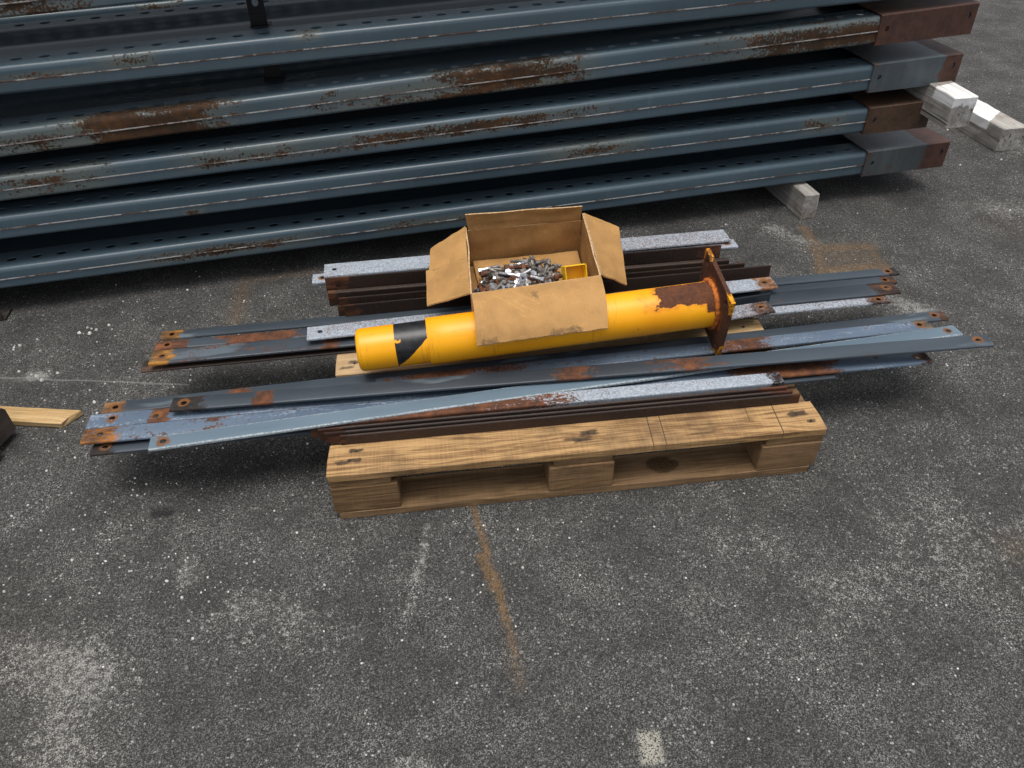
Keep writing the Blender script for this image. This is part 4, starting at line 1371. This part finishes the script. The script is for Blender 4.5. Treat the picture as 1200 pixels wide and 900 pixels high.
FL, FR, BL_, BR_ = (0.376, 0.390), (0.716, 0.429), (0.391, 0.722), (0.725, 0.735)
ZB, ZR = 0.236, 0.360
fz = 0.2375
sheet("box_bottom", bl(*FL, fz), bl(*FR, fz), bl(*BR_, fz), bl(*BL_, fz), CB_IN, seed=1)
sheet("box_wall", bl(FL[0] + .004, FL[1] + .006, ZB), bl(FR[0] - .004, FR[1] + .006, ZB), bl(FR[0], FR[1], ZR), bl(*FL, ZR), CB_IN, seed=2)
bw = sheet("box_wall", bl(BL_[0], BL_[1] + .003, ZB), bl(BR_[0], BR_[1] + .003, ZB), bl(*BR_, ZR), bl(*BL_, ZR), CB_IN, seed=3, wave=0.003)
sheet("box_wall", bl(BL_[0], BL_[1], ZB), bl(FL[0], FL[1] + 0.004, ZB), bl(FL[0] - .001, FL[1] + .004, ZR - .002), bl(BL_[0] - .003, BL_[1], ZR + .01), CB_IN, seed=4)
sheet("box_wall", bl(FR[0], FR[1] + .004, ZB), bl(*BR_, ZB), bl(BR_[0] + .004, BR_[1], ZR + .022), bl(FR[0] + .001, FR[1] + .004, ZR - .002), CB_IN, seed=5)
# inner loose bottom flap lying on the floor
sheet("bottom_flap", bl(0.41, 0.55, 0.244), bl(0.715, 0.58, 0.246), bl(0.716, 0.725, 0.262), bl(0.402, 0.712, 0.262), CB_S, seed=6, wave=0.003)
# flaps
sheet("box_flap", bl(FL[0] - .001, FL[1] - .003, ZR + .001), bl(FR[0] + .001, FR[1] - .003, ZR + .001), bl(0.706, 0.272, 0.304), bl(0.374, 0.247, 0.300), CB_F, nx=20, ny=12, seed=7, wave=0.002, bend=-0.022, ragged=0.002)
sheet("box_flap", bl(BL_[0] + .002, BL_[1] + .001, ZR + .001), bl(BR_[0] - .002, BR_[1] + .001, ZR + .001), bl(0.724, 0.722, 0.412), bl(0.386, 0.712, 0.416), CB_F, seed=8, wave=0.002, bend=-0.002)
# left flap in two pieces where it is torn
sheet("box_flap", bl(BL_[0] - .006, BL_[1] - .003, ZR + .014), bl(0.378, 0.560, ZR + .004), bl(0.272, 0.570, 0.322), bl(0.281, 0.668, 0.338), CB_S, seed=9, wave=0.003)
sheet("box_flap", bl(0.378, 0.5595, ZR + .004), bl(FL[0] - .004, FL[1] + .003, ZR - .001), bl(0.260, 0.440, 0.300), bl(0.264, 0.578, 0.3225), CB_S, seed=10, wave=0.002)
sheet("box_flap", bl(FR[0] + .005, FR[1] + .006, ZR - .001), bl(BR_[0] + .006, BR_[1] - .004, ZR + .024), bl(0.828, 0.694, 0.350), bl(0.800, 0.462, 0.302), CB_S, seed=11, wave=0.002)

# ------------------------------------------------------------------ bolts
ZINC = simple("zinc_plate", (0.46, 0.47, 0.49), 0.36, 0.8, 0.35, 70)
ZDULL = simple("dull_zinc", (0.17, 0.155, 0.14), 0.5, 0.5, 0.5, 80)
RUSTB = Mat("rusty_bolt", 0.75, 0.15)
RUSTB = RUSTB.done(rust_colour(RUSTB, RUSTB.obj(True), 1.3))


def bolt_mesh(name, L, r, head_r, head_h, thread, mat, nut=None):
    m = MB()
    m.tube((0, 0, 0), (head_h, 0, 0), head_r, seg=6)
    m.tube((head_h, 0, 0), (head_h + 0.0015, 0, 0), head_r * 0.92, seg=16)
    s0 = L - thread
    m.tube((head_h, 0, 0), (s0, 0, 0), r, seg=10, cap=False)
    n = int(thread / 0.0024)
    x = s0
    for i in range(n):
        m.tube((x, 0, 0), (x + 0.0012, 0, 0), r * 0.82, r, 10, cap=False)
        m.tube((x + 0.0012, 0, 0), (x + 0.0024, 0, 0), r, r * 0.82, 10, cap=False)
        x += 0.0024
    m.tube((x, 0, 0), (x + 0.0015, 0, 0), r * 0.82, r * 0.6, 10)
    if nut:
        m.tube((nut, 0, 0), (nut + r * 1.6, 0, 0), head_r, seg=6)
    me_o = m.build(name, mat, None)
    me = me_o.data
    bpy.data.objects.remove(me_o)
    return me


ME_Z = [bolt_mesh("zinc_bolt", 0.058, 0.0052, 0.0088, 0.0065, 0.026, ZINC), bolt_mesh("zinc_bolt", 0.046, 0.0055, 0.0092, 0.0068, 0.026, ZINC), bolt_mesh("zinc_bolt", 0.064, 0.005, 0.0086, 0.006, 0.028, ZDULL)]
ME_R = [bolt_mesh("rusty_bolt", 0.085, 0.0058, 0.0095, 0.007, 0.055, RUSTB), bolt_mesh("anchor_bolt", 0.078, 0.0062, 0.0110, 0.007, 0.050, ZDULL, 0.052), bolt_mesh("rusty_bolt", 0.066, 0.0058, 0.0095, 0.007, 0.040, RUSTB, 0.045)]
nm = MB()
nm.tube((0, 0, -0.004), (0, 0, 0.004), 0.0095, seg=6)
_no = nm.build("nut", ZINC, None)
ME_N = _no.data
bpy.data.objects.remove(_no)
rb = random.Random(11)
LABZ = "shiny zinc plated hex bolt in the bolt heap inside the open box"
LABR = "brown rusty bolt in the bolt heap inside the open box"
LABD = "long dull anchor bolt with nut in the bolt heap inside the open box"


def put_bolt(me, nm_, x, y, z, yaw, pitch, label, grp):
    o = bpy.data.objects.new(nm_, me)
    col.objects.link(o)
    o.location = W(x, y, z)
    o.rotation_euler = (rb.uniform(0, 6), pitch, yaw)
    if nm_ != "hex_nut":
        o.scale = (1.08, 1.0, 1.0)
    tag(o, label, "bolt" if nm_ != "hex_nut" else "nut", grp)


# lower layers first, then the ones lying on top
for layer, (n, zz) in enumerate(((54, 0.261), (46, 0.272), (36, 0.283), (22, 0.294))):
    for i in range(n):
        sp = 1.0 - layer * 0.11
        u, v = rb.uniform(-1, 1) * sp, rb.uniform(-1, 1) * sp
        x = 0.512 + u * 0.120 - 0.02 * (v > 0.5)
        y = 0.552 + v * 0.115 + 0.12 * (x - 0.5)
        k = rb.random()
        kk = 0.50 if y < 0.58 else 0.22
        yaw = rb.uniform(-math.pi, math.pi) if y < 0.59 else rb.choice([0, math.pi]) + rb.uniform(-0.45, 0.45)
        # keep them inside the walls
        if k < kk:
            me, nm_, lab, grp = rb.choice(ME_Z), "zinc_bolt", LABZ, "shiny bolts in the cardboard box"
        elif k < kk + 0.28:
            me, nm_, lab, grp = ME_R[rb.choice((0, 2))], "rusty_bolt", LABR, "rusty bolts in the cardboard box"
        else:
            me, nm_, lab, grp = ME_R[1], "anchor_bolt", LABD, "anchor bolts in the cardboard box"
        ln = 0.05
        ex, ey = x + math.cos(yaw) * 0.08, y + math.sin(yaw) * 0.08
        if ex < 0.405 or ex > 0.66 or ey < 0.425 or ey > 0.70:
            yaw += math.pi
        ex, ey = x + math.cos(yaw) * 0.08, y + math.sin(yaw) * 0.08
        if ey < 0.425 or ex < 0.40:
            x = max(x, 0.44); y = max(y, 0.50)
        put_bolt(me, nm_, x, y, zz + rb.uniform(-0.004, 0.005), yaw + PY, rb.uniform(-0.13, 0.13), lab, grp)
for i in range(12):
    put_bolt(ME_N, "hex_nut", 0.52 + rb.uniform(-0.09, 0.09), 0.52 + rb.uniform(-0.06, 0.06), 0.300 + rb.uniform(-0.006, 0.004), rb.uniform(0, 3), rb.uniform(-0.5, 0.5), "loose zinc hex nut among the bolts inside the open box", "loose nuts in the cardboard box")

# yellow plastic clip standing among the bolts
clip = empty("plastic_cap", W(0.672, 0.552, 0.272), (R(-30), 0, PY + 0.10))
tag(clip, "hollow yellow plastic cap beside the bolts in the box", "cap")
YP = simple("yellow_plastic", (0.82, 0.50, 0.012), 0.35, 0, 0.08, 20)
cm_ = MB()
w_, h_, dp, t_ = 0.062, 0.044, 0.040, 0.003
cm_.box(-w_ / 2, w_ / 2, 0, t_, 0, h_)
cm_.box(-w_ / 2, w_ / 2, -dp, 0, 0, t_)
cm_.box(-w_ / 2, w_ / 2, -dp, 0, h_ - t_, h_)
cm_.box(-w_ / 2, -w_ / 2 + t_, -dp, 0, t_, h_ - t_)
cm_.box(w_ / 2 - t_, w_ / 2, -dp, 0, t_, h_ - t_)
cm_.build("cap_shell", YP, clip, bevel=0.0012, merge=False)

# ------------------------------------------------------------------ things at the left edge
lath_m = wood("lath_wood", (0.52, 0.37, 0.18), (0.30, 0.18, 0.07), dirt=0.4)
lm = jitter_box(0.0, 0.40, -0.029, 0.029, 0, 0.018, 77, 8, 0.001)
for i, v in enumerate(lm.v):
    if v[0] > 0.38:
        lm.v[i] = (v[0] + (0.018 if v[1] > 0.01 else (-0.012 if v[1] < -0.01 else 0.0)), v[1], v[2])
lath = lm.build("wooden_lath", lath_m, None, (-1.622, 1.625, 0.001), (0, 0, R(-5.6)), bevel=0.0015)
tag(lath, "pale yellow wooden lath on the asphalt at the left edge", "wood strip")

RB = simple("old_brown_steel", (0.062, 0.048, 0.042), 0.75, 0, 0.45, 25, 0.4)
post = empty("rusty_post", (-1.725, 1.525, 0.02), (0, 0, R(-8)))
tag(post, "dark rusty steel box end lying over the pale lath at the left edge", "steel post")
pm_ = MB()
prof = [(-0.062, 0.0), (-0.066, 0.006), (-0.066, 0.070), (-0.058, 0.082), (0.058, 0.082), (0.066, 0.070), (0.066, 0.006), (0.062, 0.0)]
pm_.sweep(prof, [-0.6, -0.2, 0.0, 0.37], caps=True)
pm_.build("box_tube", RB, post, bevel=0.0)
lip = MB()
lip.box(0.355, 0.386, -0.070, -0.020, -0.004, 0.016)
lip.build("end_lug", RB, post)

ang = MB()
ang.box(-0.5, 0.0, 0.0, 0.06, 0.0, 0.005)
ang.box(-0.5, -0.008, 0.0, 0.005, 0.005, 0.05)
ao = ang.build("angle_iron", simple("dark_angle", (0.03, 0.024, 0.02), 0.6, 0, 0.4), None, (-1.655, 2.085, 0.003), (0, 0, R(10)))
tag(ao, "dark angle iron tip on the asphalt under the stack at far left", "steel bar")

# ------------------------------------------------------------------ loose chips of stone on the asphalt
rs = random.Random(5)
gm = MB()


def chipstone(x, y, r):
    n = 6
    base = [gm.vert((x + r * rs.uniform(0.7, 1.2) * math.cos(2 * math.pi * i / n), y + r * rs.uniform(0.7, 1.2) * math.sin(2 * math.pi * i / n), -0.0005)) for i in range(n)]
    top = [gm.vert((x + r * rs.uniform(0.35, 0.8) * math.cos(2 * math.pi * i / n), y + r * rs.uniform(0.35, 0.8) * math.sin(2 * math.pi * i / n), r * rs.uniform(0.6, 1.0))) for i in range(n)]
    for i in range(n):
        j = (i + 1) % n
        gm.face([base[i], base[j], top[j], top[i]])
    gm.face(top)


for (cx, cy, sp, n, r) in ((-1.36, 2.03, 0.02, 6, 0.006), (-1.52, 1.93, 0.03, 5, 0.005), (-1.43, 1.79, 0.03, 6, 0.006), (-1.15, 1.62, 0.06, 10, 0.005), (-1.14, 2.05, 0.25, 30, 0.0035), (-0.95, 2.0, 0.25, 26, 0.003),
                           (-1.3, 1.5, 0.3, 26, 0.003), (-0.8, 1.05, 0.4, 40, 0.0028), (0.3, 0.85, 0.5, 44, 0.0026), (0.9, 1.1, 0.5, 40, 0.0026), (1.3, 2.1, 0.4, 36, 0.003), (-0.95, 1.15, 0.2, 40, 0.003), (-0.7, 1.05, 0.05, 14, 0.003), (-1.2, 1.2, 0.25, 36, 0.003), (0.1, 1.0, 0.4, 36, 0.0026), (2.0, 3.0, 0.5, 36, 0.0035), (1.9, 3.9, 0.5, 30, 0.004)):
    for i in range(n):
        chipstone(cx + rs.gauss(0, sp), cy + rs.gauss(0, sp), r * rs.uniform(0.5, 1.25))
go = gm.build("gravel", simple("stone_chip", (0.55, 0.54, 0.52), 0.85, 0, 0.4, 30), None, merge=False)
tag(go, kind="stuff")
